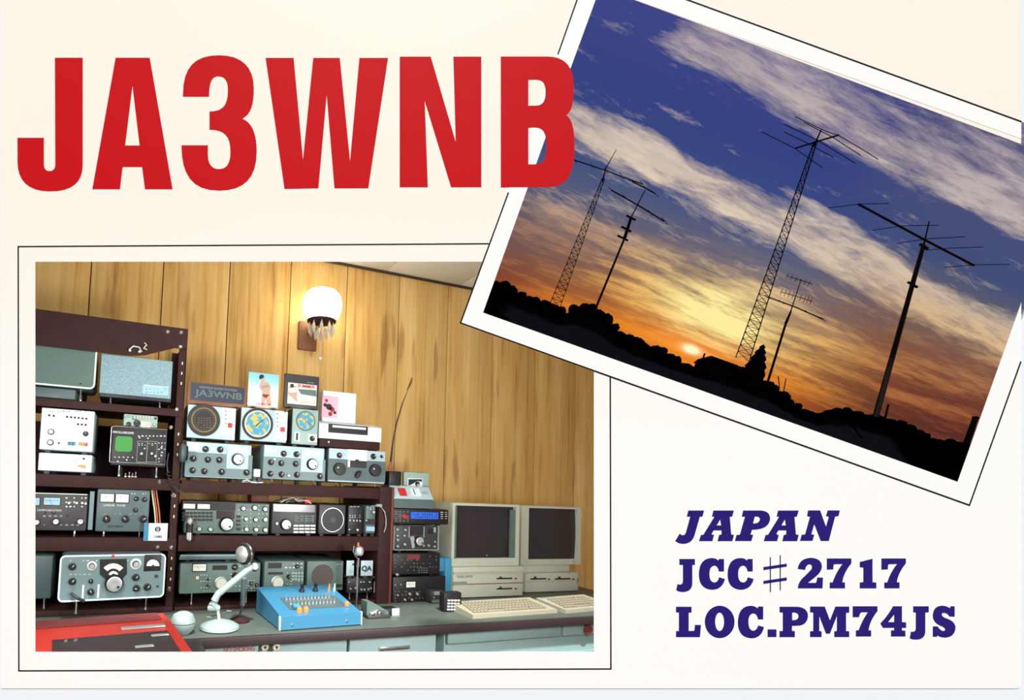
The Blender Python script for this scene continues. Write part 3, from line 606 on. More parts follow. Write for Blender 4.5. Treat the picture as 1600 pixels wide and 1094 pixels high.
    def meter(s, x0, y0, x1, y1, m='meter', frame='black', name='meter'):
        f = s.rect(name, x0 - 1.2, y0 - 1.2, x1 + 1.2, y1 + 1.2, frame, .0045)
        s.rect('meter_face', x0, y0, x1, y1, m, .0052, f, base=.0045)
        s.marks(x0 + 1.5, y0 + (y1 - y0) * .25, x1 - 1.5, y0 + (y1 - y0) * .5, 7, 1, 'print_k', .3, .7, parent=f, base=.0052, drop=.1)
        a, b = s.P((x0 + x1) / 2, y1 - 1), s.P(x0 + (x1 - x0) * .35, y0 + 2)
        MB().tube([(a.x, -.006, a.z), (b.x, -.006, b.z)], .0004, 4).build('needle', M['print_k'], f)
        return f
def wall_x(px, py, Y=-.45): return onY(px, py, Y).x

# ------------------------------------------------------------------ desk
DZ = .775
def box_thing(name, label, cat, x0, x1, y0, y1, z0, z1, m, bev=.004, group=None):
    r = thing(name, label, cat, ((x0 + x1) / 2, (y0 + y1) / 2, z0), group); return r, (lambda: None)
dk = thing('worktop', 'long grey green worktop with a dark front edge running along the panelled wall', 'worktop', (1.0, -.4, DZ - .045))
MB().box(-1.6, 1.3, -.395, .395, .016, .045, bev=.003).build('top_board', M['desktop'], dk)
MB().box(-1.6, 1.3, -.412, -.396, .014, .0445, bev=.003).build('edge_strip', M['deskedge'], dk)
def cab(x0, x1, label, seams, low=None):
    r = thing('drawer_cabinet', label, 'cabinet', ((x0 + x1) / 2, -.77, 0), group='drawer cabinets under the worktop'); W = (x1 - x0) / 2
    MB().box(-W, W, .012, .6, .03, DZ - .032, bev=.004).build('carcass', M['drawer2'], r)
    MB().box(-W + .01, W - .01, .03, .58, 0, .03).build('plinth', M['deskedge'], r)
    return r, W
def drawer(r, x0, x1, z0, z1, m='drawer', handle=True):
    c = r.location; f = MB().box(x0 - c.x + .002, x1 - c.x - .002, -.006, .0118, z0 + .002, z1 - .002, bev=.003).build('drawer', M[m], r)
    if handle:
        hx = (x0 + x1) / 2 - c.x; MB().box(hx - .06, hx + .06, -.016, -.0062, z1 - .05, z1 - .038, bev=.003).build('handle', M['chrome'], f)
    return f
seam = [wall_x(x, 1005, -.78) for x in (225, 345, 545, 684)]
c1, W = cab(seam[0], seam[3], 'pale teal steel drawer cabinet under the blue keyer box', None)
for a, b in zip(seam, seam[1:]):
    for z0, z1 in ((DZ - .20, DZ - .034), (DZ - .36, DZ - .205), (.05, DZ - .365)): drawer(c1, a + .003, b - .003, z0, z1)
x0, x1, x2 = wall_x(699, 1005, -.78), wall_x(880, 990, -.78), 2.28
c2, W = cab(x0, x2, 'grey teal drawer cabinet under the two computers', None)
zt = onY(790, 1002, -.78).z
for a, b in ((x0, x1), (x1, x2)):
    drawer(c2, a + .003, b - .003, zt, DZ - .034, 'drawer2', False); drawer(c2, a + .003, b - .003, zt - .2, zt - .06, 'drawer2', True); drawer(c2, a + .003, b - .003, .05, zt - .205, 'drawer2', True)
p = onY(920, 984, -.79); MB().lathe([(.022, 0), (.02, .004)], 20, axis='y', tf=Matrix.Translation((p.x - c2.location.x, -.0165, p.z))).build('seal', M['redcase2'], c2)
# two round hooks and a strip label under the desk edge
for px, lab in ((414, 'left of the two white screw pads under the worktop edge'), (432, 'right of the two white screw pads under the worktop edge')):
    p = onY(px, 1011, -.80); h = thing('screw_pad', lab, 'hook', p, group='white screw pads under the worktop edge')
    MB().lathe([(.012, -.0125), (.012, .002), (.008, .004)], 16, axis='y').build('pad', M['ivory'], h); MB().lathe([(.004, .004), (.003, .008)], 10, axis='y').build('screw', M['black'], h)
p = onY(374, 1014, -.792)
sg = Dev('sign_strip', 'pale notice strip with red NO SMOKING lettering under the worktop', 'sign', (320, 1024), (404, 1006), Y=-.7925, depth=.003, body=None, front=None)
MB().box(sg.x0, sg.x1, 0, .0062, 0, sg.h, bev=.0005).build('strip', M['drawer'], sg.root); sg.text('NO SMOKING', 350, 1011, 398, 1018, 'print_r'); sg.marks(324, 1009, 342, 1017, 3, 1, 'orange')

# ------------------------------------------------------------------ shelves
YF = -.45
ZA = onY(150, 629, YF).z; ZB = onY(150, 744, YF).z; ZC = onY(150, 840, YF).z; Z1 = onY(450, 757, YF).z; Z2 = onY(500, 838, YF).z
XP0, XP1 = onY(277, 600, YF).x, onY(289, 600, YF).x; ZT = onY(170, 499, YF).z
XR0, XR1 = onY(589, 850, YF).x, onY(612, 850, YF).x
rk = thing('steel_rack', 'tall dark brown slotted steel rack with three shelves of radios', 'rack', (-.5, YF, DZ))
def rb(name, x0, x1, y0, y1, z0, z1, m='brown', bev=.002, parent=rk):
    c = parent.location; return MB().box(x0 - c.x, x1 - c.x, y0 - c.y, y1 - c.y, z0 - c.z, z1 - c.z, bev=bev).build(name, M[m], parent)
XL = -1.0
for (x0, x1) in ((XP0, XP1), (XL - .035, XL)):
    for (y0, y1) in ((YF - .004, YF), (-.055, -.051)):
        po = rb('post', x0, x1, y0, y1, DZ, ZT, bev=.0005); rb('post_flange', x1 - .003, x1, min(y0, y1) if y0 < -.3 else y0 - .03, y1 + (.035 if y0 < -.3 else 0), DZ, ZT, bev=.0005, parent=rk)
    if x0 > 0:
        for k in range(26):
            z = ZT - .13 - k * .038
            if z < DZ + .05: break
            if abs(z - ZB) < .06 or abs(z - ZC) < .06 or abs(z - ZA) < .07: continue
            MB().box(-.0022, .0022, -.0002, .001, -.005, .005).build('slot', M['creamwire'], rk, loc=((x0 + x1) / 2 - rk.location.x, YF - .0045 - rk.location.y, z - DZ))
zlip = .052
for z, nm in ((ZA, 0), (ZB, 0), (ZC, 0)):
    rb('shelf_board', XL, XP1 - .004, YF - .003, -.055, z - .012, z, bev=.001); rb('shelf_lip', XL, XP1 - .001, YF - .0085, YF - .0045, z - {ZA: .028, ZB: .042, ZC: .046}[z], z - .001, bev=.001)
rb('shelf_board', XL, XP1 - .004, YF - .003, -.055, DZ + .001, DZ + .0195)
rb('shelf_lip', XL, XP1 - .001, YF - .0085, YF - .0045, DZ + .001, DZ + .019)
# top panel, cut to a gusset at the right end
tz = ZT; c = rk.location
gz = onY(160, 552, YF).z
pts = [(XL - c.x, tz - c.z), (XP1 - c.x, tz - c.z), (XP1 - c.x, onY(284, 545, YF).z - c.z), (onY(272, 546, YF).x - c.x, onY(272, 545, YF).z - c.z), (onY(226, 556, YF).x - c.x, onY(226, 556, YF).z - c.z), (onY(205, 553, YF).x - c.x, gz - c.z), (XL - c.x, gz - c.z)]
MB().prism([pts[::-1]], .0068, .0098, axis='y').build('top_panel', M['brown'], rk)
# back boards closing the lower bays
zb_top = onY(200, 668, -.06).z
rb('back_board', XL, onY(271, 700, -.06).x + .02, -.05, -.044, DZ, zb_top); 
for (x, y) in ((262, 519), (283, 520), (282, 542), (276, 640), (249, 753), (270, 774), (246, 855), (267, 856), (267, 668), (264, 920)):
    q = onY(x, y, YF - .0088); MB().lathe([(.0075, 0), (.0075, .002), (.004, .005)], 12, axis='y').build('bolt', M['chrome'], rk, loc=(q.x - c.x, q.y - c.y, q.z - c.z))
# middle shelf unit
ms = thing('shelf_unit', 'dark brown desk shelf unit standing right of the tall rack', 'shelf', ((XP1 + XR1) / 2, YF, DZ))
XM = XP1 + .006
for z in (Z1, Z2):
    rb('shelf_board', XM, XR0 + .001, YF + .0, -.06, z - .012, z, parent=ms, bev=.001); rb('shelf_lip', XM, XR0 + .001, YF - .0085, YF - .001, z - (.046 if z == Z1 else .058), z - .001, parent=ms, bev=.001)
rb('shelf_board', XM, XR0 + .001, YF, -.06, DZ + .001, DZ + .014, parent=ms, bev=.001)
rb('side_panel', XR0 + .0015, XR1 - .012, YF - .009, -.06, DZ, Z1 + .006, parent=ms); rb('corner_post', XR1 - .0115, XR1, YF - .011, YF + .03, DZ, Z1 + .006, 'redbrown', parent=ms); rb('side_panel', XM - .005, XM - .001, YF + .03, -.06, DZ, Z1, parent=ms)
rb('back_board', XM, XR0 + .001, -.066, -.061, DZ, onY(450, 792, -.06).z, parent=ms)

# ------------------------------------------------------------------ left rack: speakers
d = Dev('loudspeaker', 'large green grey loudspeaker with a white rounded rim on the top rack shelf', 'speaker', (15, 595.5), (151, 537), body='teal', front=None, r=.016, depth=.2); d.feet(ZA); d.rrect('rim', 14, 528, 151, 603.2, 9, 'white', .003, hole=2.6)
d.rrect('speaker_grille', 16.6, 530.6, 148.4, 600.6, 6.5, 'grille2', .0012); d.rect('badge', 87, 533.5, 99, 537.5, 'silver', .003)
for q in ((59, 531), (130, 540), (126, 600)): d.knob(*q, 1.4, 'dot', 'screw', base=.002)
b2_ = Dev('flat_box', 'low green enclosure lying just below the large white rimmed loudspeaker', 'box', (46, 620), (119, 609.5), Y=YF - .004, body='greengrey', front='tealdark', depth=.12, rest=ZA)
d2 = Dev('loudspeaker', 'pale blue mesh fronted loudspeaker with a black surround beside the rack post', 'speaker', (154, 620), (271, 565), body='black', front='black', depth=.18, rest=ZA)
d2.rect('speaker_grille', 156.5, 559, 268.5, 619, M['grille'], .004, r=.002); f = d2.rect('label_plate', 223, 604.5, 263, 617, 'bluemeter', .0052, base=.004); d2.marks(226, 606, 261, 616, 6, 2, 'print_g', parent=f, base=.0052)
d2.rect('trim_strip', 224, 603.3, 264, 604.2, 'print_w', .0055, base=.004)
# small lamp bracket clutter on the top panel
q = onY(215, 548, YF - .01); cb = thing('cable_clip', 'chrome cable clip with two screws on the rack top panel', 'clip', q)
MB().tube([(-.028, -.004, 0), (-.015, -.012, .012), (.005, -.012, .01), (.014, -.004, -.004)], .0035, 8).build('strap', M['silver'], cb); MB().tube([(.022, -.006, .03), (.03, -.012, .022), (.02, -.012, .008), (.032, -.008, .006)], .0025, 8).build('hook', M['creamwire'], cb)
for x in (-.026, .006): MB().lathe([(.006, .0), (.006, .004), (.003, .008)], 10, axis='y', tf=Matrix.Translation((x, 0, -.004))).build('screw', M['chrome'], cb)
# white console and its lower unit
lo = Dev('control_box', 'low plain white control unit with one orange button', 'radio unit', (58, 735.5), (145, 711), body='iceblue', front='white', depth=.22, rest=ZB)
lo.knob(131, 717, 1.7, 'dot', 'button'); lo.rect('button', 122, 726.5, 128, 730, 'orange', .005); lo.rect('button', 128.5, 726.5, 134, 731.5, 'orange', .006, label='dark tipped orange button')
hi = Dev('control_box', 'tall white control unit with two knobs and blue and orange buttons', 'radio unit', (60, 702.5), (149, 642.5), body='iceblue', front='white', depth=.22); hi.feet(lo.m.translation.z + lo.h + .0005)
for x, y in ((77, 649), (84, 650), (105, 651.5), (111, 652), (117, 652.6), (123, 653.2), (129, 653.8), (135, 654.4), (122, 663), (128, 663.5), (134, 664)): hi.knob(x, y, 1.7, 'dot', 'button')
hi.knobs([(80, 675, 4.6), (79, 691.5, 4.6)], 'silver'); hi.knob(134, 678, 4, 'black'); hi.knob(92, 692.5, 1.6, 'dot', 'button')
for x, y, m_ in ((108, 693, 'blue'), (112, 693.5, 'blue'), (116, 693.6, 'blue'), (125, 693.8, 'orange'), (130, 694.3, 'orange'), (135, 694.8, 'redcase')): hi.rect('button', x - 1.8, y - 2.6, x + 1.8, y + 2.6, m_, .006, r=.001)
hi.marks(76, 641, 136, 645, 14, 1, 'print_g', .7, .4); hi.marks(96, 700, 122, 702, 5, 1, 'print_g')
# oscilloscope with a small transceiver on top
os_ = Dev('oscilloscope', 'dark oscilloscope with a lit green screen', 'oscilloscope', (172, 727), (262, 671), body='brown', front='black', depth=.3, rest=ZB + .001, r=.005)
e = MB()
a, b = os_.P(172.5, 669.5), os_.P(261, 728)
e.tube([(a.x + .004, -.003, b.z + .004), (a.x + .004, -.003, os_.h - .008), (a.x + .012, -.003, os_.h - .002), (os_.x1 - .004, -.003, os_.h - .002), (os_.x1 - .004, -.003, b.z + .004), (a.x + .004, -.003, b.z + .004)], .0013, 6).build('bezel', M['silver'], os_.root)
os_.rrect('screen', 180, 682, 207, 706, 5, 'green', .003); os_.text('OSCILLOSCOPE', 176, 674.3, 209, 677.6, 'print_w', bold=.02)
for x in (214, 229.5): 
    for (u0, v0, u1, v1) in ((x, 690, x + .7, 722), (x + 15, 690, x + 15.7, 722), (x, 722, x + 15.7, 722.8), (x, 689.6, x + 15.7, 690.2)): os_.rect('panel_line', u0, v0, u1, v1, 'print_g', .0012)
os_.marks(214, 679, 260, 684, 8, 1); os_.marks(215, 692, 229, 697, 3, 2); os_.marks(231, 692, 245, 697, 3, 2); os_.marks(176, 713, 210, 716, 5, 1); os_.marks(246, 690, 260, 724, 3, 7, drop=.5)
os_.knobs([(218, 684, 2), (231, 685, 2), (221, 709, 3), (226, 701, 2), (237, 709, 3), (243, 713, 3), (198, 719, 2), (184, 721, 1.8), (207, 715, 1.6), (252, 700, 2.2), (252, 712, 2.2)], 'silver')
bn = MB()
for k, (x, h) in enumerate(((196, 4), (202, 7), (207, 5), (212, 8))):
    p = onY(x, 743, YF - .004); j = thing('coax_plug', 'small brass plug standing on the shelf lip below the oscilloscope', 'plug', (p.x, YF + .01, ZB), group='brass plugs below the oscilloscope')
    MB().lathe([(.004, 0), (.004, .006), (.0025, .008), (.0025, .008 + h * .0016)], 8).build('shell', M['chrome'], j); MB().lathe([(.0045, .002), (.0045, .005)], 6).build('nut', M['creamwire'], j)
tr = Dev('small_transceiver', 'small pale green transceiver lying on top of the oscilloscope', 'transceiver', (192, 668), (247, 652.5), body='palegreen', front='palegreen', depth=.2)
tr.feet(os_.m.translation.z + os_.h); tr.knobs([(201, 663, 3.6), (214, 661.5, 5)], 'mainblack'); tr.rect('display', 220, 659, 235, 668, 'cream', .002); tr.buttons(208, 649, 240, 656, 7, 1, 'ivory'); tr.rect('window', 207, 650.5, 214, 656, 'tealdark', .003); tr.knob(243, 654, 2, 'black')
tr.marks(222, 660, 234, 667, 4, 3, 'print_g', base=.002); tr.knobs([(197, 652, 1.6), (202, 651, 1.6), (241, 664, 2.2)], 'silver')
# left lower radios
ta = Dev('transceiver', 'charcoal transceiver with two blue meters at the left end of its shelf', 'transceiver', (15, 829), (138, 772), body='tealdark', front='darkgrey', depth=.25, rest=ZC)
for a_ in ((30, 778, 62, 789), (69, 778, 94, 789)): ta.meter(*a_, 'bluemeter')
ta.rect('top_trim', 17, 770.6, 137, 771.8, 'print_w', .004); ta.text('COMMUNICATION', 58, 796, 96, 799, 'print_w'); ta.marks(101, 775, 137, 795, 6, 3); ta.marks(65, 803, 135, 824, 8, 3, 'print_g', drop=.5)
ta.knobs([(58, 816, 5), (88, 815, 5.6), (126, 815, 5.6)], 'silver'); ta.knobs([(108, 786, 2.6), (120, 786, 2.6), (129, 786, 2.6), (134, 787, 2.4)], 'silver'); ta.knobs([(70, 801, 2), (84, 801, 2.4), (106, 806, 1.6)])
tb = Dev('matching_unit', 'grey teal linear amplifier with two cream meters and orange cables beside it', 'amplifier', (148, 831), (235, 766), body='teal', front='tealdark', depth=.26, rest=ZC)
tb.rect('edge_trim', 139, 768, 146, 828, 'teal', -.001, base=-.01); tb.meter(157.5, 772, 178, 784); tb.meter(181, 772.5, 201, 785)
tb.text('LINEAR', 162, 788, 179, 791, 'print_w'); tb.text('POWER', 183, 788.5, 196, 791.5, 'print_w'); tb.knobs([(213, 779.5, 4), (226, 780.5, 4), (212, 797, 3.8), (166.5, 811, 6), (196, 811, 6), (224, 811, 6)], 'black'); tb.marks(204, 770, 230, 773, 6, 1); tb.marks(160, 801, 232, 805, 9, 1, 'print_g'); tb.text('MATCHBOX', 168, 821, 192, 824.5, 'black')
for k, (x, m_) in enumerate(((240, 'creamwire'), (243, 'orangewire'), (247, 'orangewire'))):
    p0, p1 = onY(x - 3, 766, YF + .02 + .01 * k), onY(x + 1, 829, YF + .02 + .01 * k)
    r_ = thing('cable', ('cream cable', 'orange cable next to the cream one', 'outermost orange cable')[k] + ' hanging between the amplifier and the rack post', 'cable', (p1.x, p1.y, ZC + .001))
    o = r_.location; MB().tube([Vector((p1.x, p1.y, ZC + .001)) - o, p1 - o + Vector((.003, 0, .03)), (p0 + p1) / 2 - o + Vector((.006, .004, 0)), p0 - o], .0028, 8).build('cord', M[m_], r_)
# white card box with a blue end, taped on the rack
cbx = Dev('card_packet', 'small white packet with a blue end and dark emblem, hanging on the rack post', 'packet', (225, 846), (263, 818), Y=YF - .02, body='white', front='white', depth=.01)
cbx.rect('blue_end', 224.5, 817, 232, 845, 'blue', .0012); cbx.disc('emblem', 246.5, 827, 4.4, 'print_k', .0012, 20, inner=2.2); cbx.rect('emblem', 244.5, 823.5, 248.5, 831, 'print_g', .0015); cbx.text('CARD', 241, 837, 253, 840.5, 'print_k', bold=.03)
# old receiver, turned a little
rc = Dev('receiver', 'grey teal receiver with rounded white rim and a fan shaped dial window', 'receiver', (92, 943), (257, 864), Y=YF - .085, yaw=.10, body='tealdark', front=None, depth=.2, r=.014)
rc.feet(DZ + .02); rc.rrect('rim', 92, 866.5, 257.5, 937, 8, 'white', .0042, hole=2.6); rc.rrect('face_plate', 94.6, 869, 255, 934.5, 6, 'teal', .003)
B = .003
for q in ((113, 885, 5.8), (113, 908, 5.8), (142, 908, 3.8), (212, 902, 5.6), (213, 919, 5.6), (230, 917, 5.8), (244, 900, 2.6), (246, 916, 2.0), (142, 924.5, 5.4)): rc.knob(*q, 'black', base=B, ang=q[0] % 3 - 1.4)
rc.knob(143.5, 884, 5.4, 'skirt', base=B); rc.knob(212, 881, 6.4, 'skirt', base=B)
pc = [rc.P(*q) for q in ((156, 874), (198, 873), (198, 896), (190, 905), (166, 906), (156, 897))]
dw = MB().prism([[(v.x, v.z) for v in pc][::-1]], .003, .006, axis='y').build('dial_window', M['black'], rc.root)
def fan(cx, cy, r0, r1, a0, a1, dev, m_, base, name, parent):
    pp = [(cx + r1 * math.cos(math.radians(a)), cy - r1 * math.sin(math.radians(a))) for a in range(a0, a1 + 1, 10)] + [(cx + r0 * math.cos(math.radians(a)), cy - r0 * math.sin(math.radians(a))) for a in range(a1, a0 - 1, -10)]
    q = [dev.P(*v) for v in pp]; return MB().prism([[(v.x, v.z) for v in q]], base, base + .001, axis='y').build(name, M[m_], parent)
fan(177, 900, 12, 20, 40, 140, rc, 'meter', .006, 'dial_scale', dw); fan(177, 900, 4, 8, 20, 160, rc, 'print_w', .006, 'dial_scale', dw); rc.marks(162, 880, 192, 884, 9, 1, 'print_k', .25, .8, parent=dw, base=.007)
rc.knob(178, 911, 14, 'main', 'tuning_knob', base=B)
mf = rc.rect('meter', 225, 866.5, 251, 892, 'black', .007, base=B, r=.002); fan(238.5, 884, 0, 10, 0, 180, rc, 'meter', .0072, 'meter_face', mf); rc.disc('meter_hub', 238.5, 884, 2, 'print_k', .0085, 10, base=.0082, parent=mf)
rc.rect('lever_plate', 128, 914, 131, 935, 'white', .005, base=B); rc.rect('lever_plate', 152, 913, 155, 934, 'white', .005, base=B); rc.marks(100, 874, 222, 878, 18, 1, 'print_w', base=B, drop=.5); rc.marks(100, 896, 150, 899, 7, 1, 'print_w', base=B); rc.disc('badge', 176.5, 869, 2.4, 'red', .005, 8, base=B)
a_, b_ = rc.P(111, 926), rc.P(131, 938); MB().tube([(a_.x, -.012, a_.z), ((a_.x + b_.x) / 2, -.03, (a_.z + b_.z) / 2), (b_.x, -.012, b_.z)], .0055, 8).build('lever', M['darkgrey'], rc.root)
sbx = Dev('side_box', 'plain green grey cabinet at the left end beside the rounded receiver', 'cabinet', (10, 938), (84, 868), Y=YF, body='greengrey', front='tealdark', depth=.24); sbx.feet(DZ + .02)
sbx.marks(60, 875, 82, 930, 1, 9, 'greengrey', .7, .2)

# ------------------------------------------------------------------ middle shelf: dial boxes on receivers
dr = []
ra = Dev('receiver', 'pale blue and teal receiver, leftmost of the three on the upper shelf', 'receiver', (288, 745.5), (394, 695.5), body='teal', front='iceblue', depth=.26, group='pale two tone receivers on the upper shelf', rest=Z1)
def twotone(d, x0, x1, ym, yb, kn, main, sub):
    d.rect('lower_plate', x0, ym, x1, yb, 'teal', .0015); d.rect('plate', *sub, 'iceblue', .0028, base=.0015); d.rect('dial_glass', sub[0] + 6, sub[1] + 1, sub[2] - 4, sub[1] + 9, 'white', .0035, base=.0028)
    for i, q in enumerate(kn): d.knob(*q, 'black', base=.0015, ang=(i * 1.7) % 2.2 - 1.1)
    d.knob(*main, 'main', 'tuning_knob', base=.0028)
twotone(ra, 289, 394, 709, 746, [(321, 702, 4.9), (344, 702.5, 4.9), (302, 717, 4.9), (324.5, 718.5, 4.9), (342.5, 719, 4.9), (300.5, 735, 4.9), (319, 736.5, 4.9), (346, 737.5, 5), (385, 738.5, 4.9)], (371, 718, 9.3), (354, 697, 388, 733))
ra.rect('meter', 292, 692.5, 312, 705.5, 'white', .003); ra.marks(292, 711, 350, 713, 8, 1, 'print_g')
hp = thing('earpiece', 'round dark green earpiece hooked on the rack post beside the receivers', 'headphone', onY(286, 708, YF - .03)); MB().lathe([(.02, -.012), (.034, -.008), (.036, 0), (.03, .008), (.012, .01)], 24, axis='x').build('shell', M['tealdark'], hp); MB().lathe([(.03, .008), (.026, .016), (.01, .018)], 20, axis='x').build('cushion', M['black'], hp)
MB().tube([(0, .01, -.03), (.0, .015, -.05), (.001, .012, -.08), (-.004, .014, -.1)], .002, 6).build('cord', M['wire'], hp)
rb_ = Dev('receiver', 'pale blue and teal receiver, second on the upper shelf beside the tiny meter', 'receiver', (410, 748), (508, 700.5), body='teal', front='iceblue', depth=.26, group='pale two tone receivers on the upper shelf', rest=Z1)
twotone(rb_, 411, 508, 716, 750, [(443, 709, 4.7), (463, 710, 4.7), (423, 722.5, 4.7), (439, 724, 4.7), (461.5, 725, 4.7), (422, 740.5, 4.7), (439.5, 741.5, 4.7), (463.5, 742, 4.7), (499.5, 744.5, 4.7)], (487, 725.5, 9), (470, 703, 504, 738))
rb_.rect('meter', 414, 699.5, 433, 707.5, 'white', .003); rb_.knob(450.5, 743.5, 2.4, 'silver', 'socket', base=.0015); rb_.rect('led', 427.5, 716.5, 430.5, 719, 'white', .003)
tn = Dev('antenna_tuner', 'teal tuner with two large black knobs and a white dial, upper shelf end', 'tuner', (512, 753), (603, 705.5), body='tealdark', front='iceblue', depth=.24, rest=Z1)
tn.rect('lower_plate', 513, 719, 602, 752, 'tealdark', .0015); tn.rect('plate', 543, 703, 573, 720, 'white', .003); tn.rect('plate', 543, 720, 547, 730, 'white', .003); tn.rect('window', 546.5, 720.5, 572, 731, 'black', .004, base=.0015); tn.rect('window', 555, 718, 560, 721, 'black', .004, base=.003)
tn.knobs([(530, 711.5, 4.4), (583, 713.5, 4.6), (596, 713.5, 2.6)]); tn.knob(529.5, 733, 9.6, 'mainblack', 'knob', base=.0015); tn.knob(585, 735, 9.6, 'mainblack', 'knob', base=.0015)
k = tn.knob(558, 741.5, 5, 'black', base=.0015, ang=.6); kk = tn.P(558, 741.5); MB().box(-.006, .006, -.02, -.008, -.017, .017, bev=.003, tf=Matrix.Translation((kk.x, 0, kk.z)) @ Matrix.Rotation(.55, 4, 'Y')).build('pointer_bar', M['black'], tn.root)
mt = Dev('tiny_meter', 'tiny white square meter between the first two receivers', 'meter', (396, 746), (408, 733), body='white', front='white', depth=.03, rest=Z1); mt.rect('meter_face', 398.5, 735.5, 405.5, 743, 'meter', .002); mt.marks(400, 737, 405, 742, 2, 2, 'print_k', base=.002, drop=.2)
# strip and white wire on the shelf
ZR = ra.m.translation.z + ra.h
def rotbox(name, label, BL, TR, rest, **k): 
    d = Dev(name, label, 'control box', BL, TR, body='darkgrey', depth=.14, **k); d.feet(rest); return d
r1 = rotbox('rotator_controller', 'pale blue rotator box with a dark round compass dial', (290.5, 684), (370, 637.5), ZR, front='iceblue')
r1.rect('switch_plate', 346, 638.3, 367, 681, 'white', .002); r1.disc('dial', 318.5, 656.5, 25, 'black', .004, 40); r1.disc('dial_scale', 318.5, 656.5, 19.5, 'gold', .0048, 36, inner=17.5, base=.004)
def ticks(d, cx, cy, r0, r1_, n, m_, base, a0=0):
    mb = MB(); rnd = random.Random(n)
    for i in range(n):
        a = 2 * math.pi * i / n + a0; q0, q1 = d.P(cx + r0 * math.cos(a), cy + r0 * math.sin(a)), d.P(cx + r1_ * math.cos(a), cy + r1_ * math.sin(a))
        mb.tube([(q0.x, -base, q0.z), (q1.x, -base, q1.z)], .0009, 4)
    tag(mb.build('dial_ticks', M[m_], d.root), kind='stuff')
ticks(r1, 318.5, 656.5, 14, 16.5, 24, 'gold', .0045); ticks(r1, 318.5, 656.5, 20.5, 22, 36, 'gold', .0045); r1.marks(308, 652, 330, 670, 5, 5, 'gold', .6, .3, base=.004)
for y in (642, 648, 654, 661): r1.rect('mark', 351.5, y, 353.5, y + 1.5, 'print_k', .003, base=.002)
r1.rect('push_button', 356, 661.5, 362.5, 668.5, 'red', .006, base=.002); r1.text('ROTATOR', 346, 679, 366, 681.5, 'print_g'); r1.knob(364.5, 637.5, 1.2, 'dot', 'screw', base=.002)
def map_mat():
    m = bpy.data.materials.new('azimuth_map_print'); m.use_nodes = True; nt = m.node_tree; X.nt = nt; b = nt.nodes['Principled BSDF']; x, y, z = xcoord()
    c = xramp(xnoise(x * 38, z * 38, 1.0, 3, .6), [(0, (40, 140, 190)), (.5, (70, 150, 180)), (.54, (190, 180, 90)), (1, (170, 160, 70))]); nt.links.new(c, b.inputs['Base Color']); b.inputs['Roughness'].default_value = .5; return m
MAP = map_mat()
r2 = rotbox('rotator_controller', 'pale blue rotator box with a world map dial and black pointer', (374.5, 688), (450, 642), rb_.m.translation.z + rb_.h, front='iceblue')
r2.rect('switch_plate', 429.5, 643.2, 448.5, 688, 'white', .002); r2.disc('dial_ring', 402.5, 662.5, 24.5, 'black', .0045, 40, inner=21); r2.disc('dial_scale', 402.5, 662.5, 20.9, 'meter', .003, 40); r2.disc('map_dial', 402.5, 662.5, 19, MAP, .004, 36, base=.003)
a_, b_ = r2.P(399, 666), r2.P(411.5, 656); MB().tube([(a_.x, -.006, a_.z), ((a_.x + b_.x) / 2, -.006, (a_.z + b_.z) / 2), (b_.x, -.006, b_.z)], .0018, 6, r1=.0006).build('pointer', M['black'], r2.root)
for y in (646, 653, 659, 665): r2.rect('mark', 432, y, 434, y + 1.6, 'print_k', .003, base=.002)
r2.rect('push_button', 438, 668, 444.5, 675, 'red', .006, base=.002); r2.text('ROTATOR', 429, 684, 447, 687, 'print_g'); r2.knob(445.5, 643.5, 1.3, 'dot', 'screw', base=.002)
r3 = rotbox('rotator_controller', 'small grey green rotator box with a little blue map dial', (455, 694), (498.5, 641), rb_.m.translation.z + rb_.h, front='palegreen')
r3.disc('dial_ring', 477.5, 658, 15.5, 'tealdark', .004, 32, inner=14); r3.disc('map_dial', 477.5, 658, 14, MAP, .003, 32); r3.rect('switch_plate', 459.5, 675, 468, 690, 'white', .002); r3.rect('rocker', 462.5, 677, 465, 688, 'black', .006, base=.002); r3.rect('switch_plate', 481, 679, 495, 691, 'white', .002); r3.knob(487.5, 685.5, 4.2, 'black', base=.002)
a_, b_ = r3.P(470, 651), r3.P(488, 666); MB().tube([(a_.x, -.004, a_.z), (b_.x, -.004, b_.z)], .0007, 4).build('pointer', M['print_k'], r3.root)
# white printer
pr = Dev('printer', 'white desk printer with a dark paper slot on top of the tuner', 'printer', (498, 690), (596, 670), body=None, front=None, depth=.2)
zb = pr.P(547, 699).z; zt_ = pr.P(547, 664).z; z0 = tn.m.translation.z + tn.h + .002 - pr.m.translation.z
MB().box(pr.x0 + .004, pr.x1 - .004, .0, .2, z0, pr.P(547, 688).z, bev=.004).build('base', M['brown'], pr.root)
zs = pr.P(547, 688).z + .0005
MB().prism([[(0, zs), (.2, zs), (.2, zt_ + .012), (.06, zt_ + .012), (0, zt_ - .004)]], pr.x0, pr.x1, axis='x').build('case', M['white'], pr.root)
pr.rect('paper_slot', 513, 664.5, 574.5, 678, 'black', .002); pr.rect('paper_bar', 519, 666.5, 571, 670, 'white', .005, base=.002)
k = pr.knob(513, 691, 2, 'silver', 'knob')
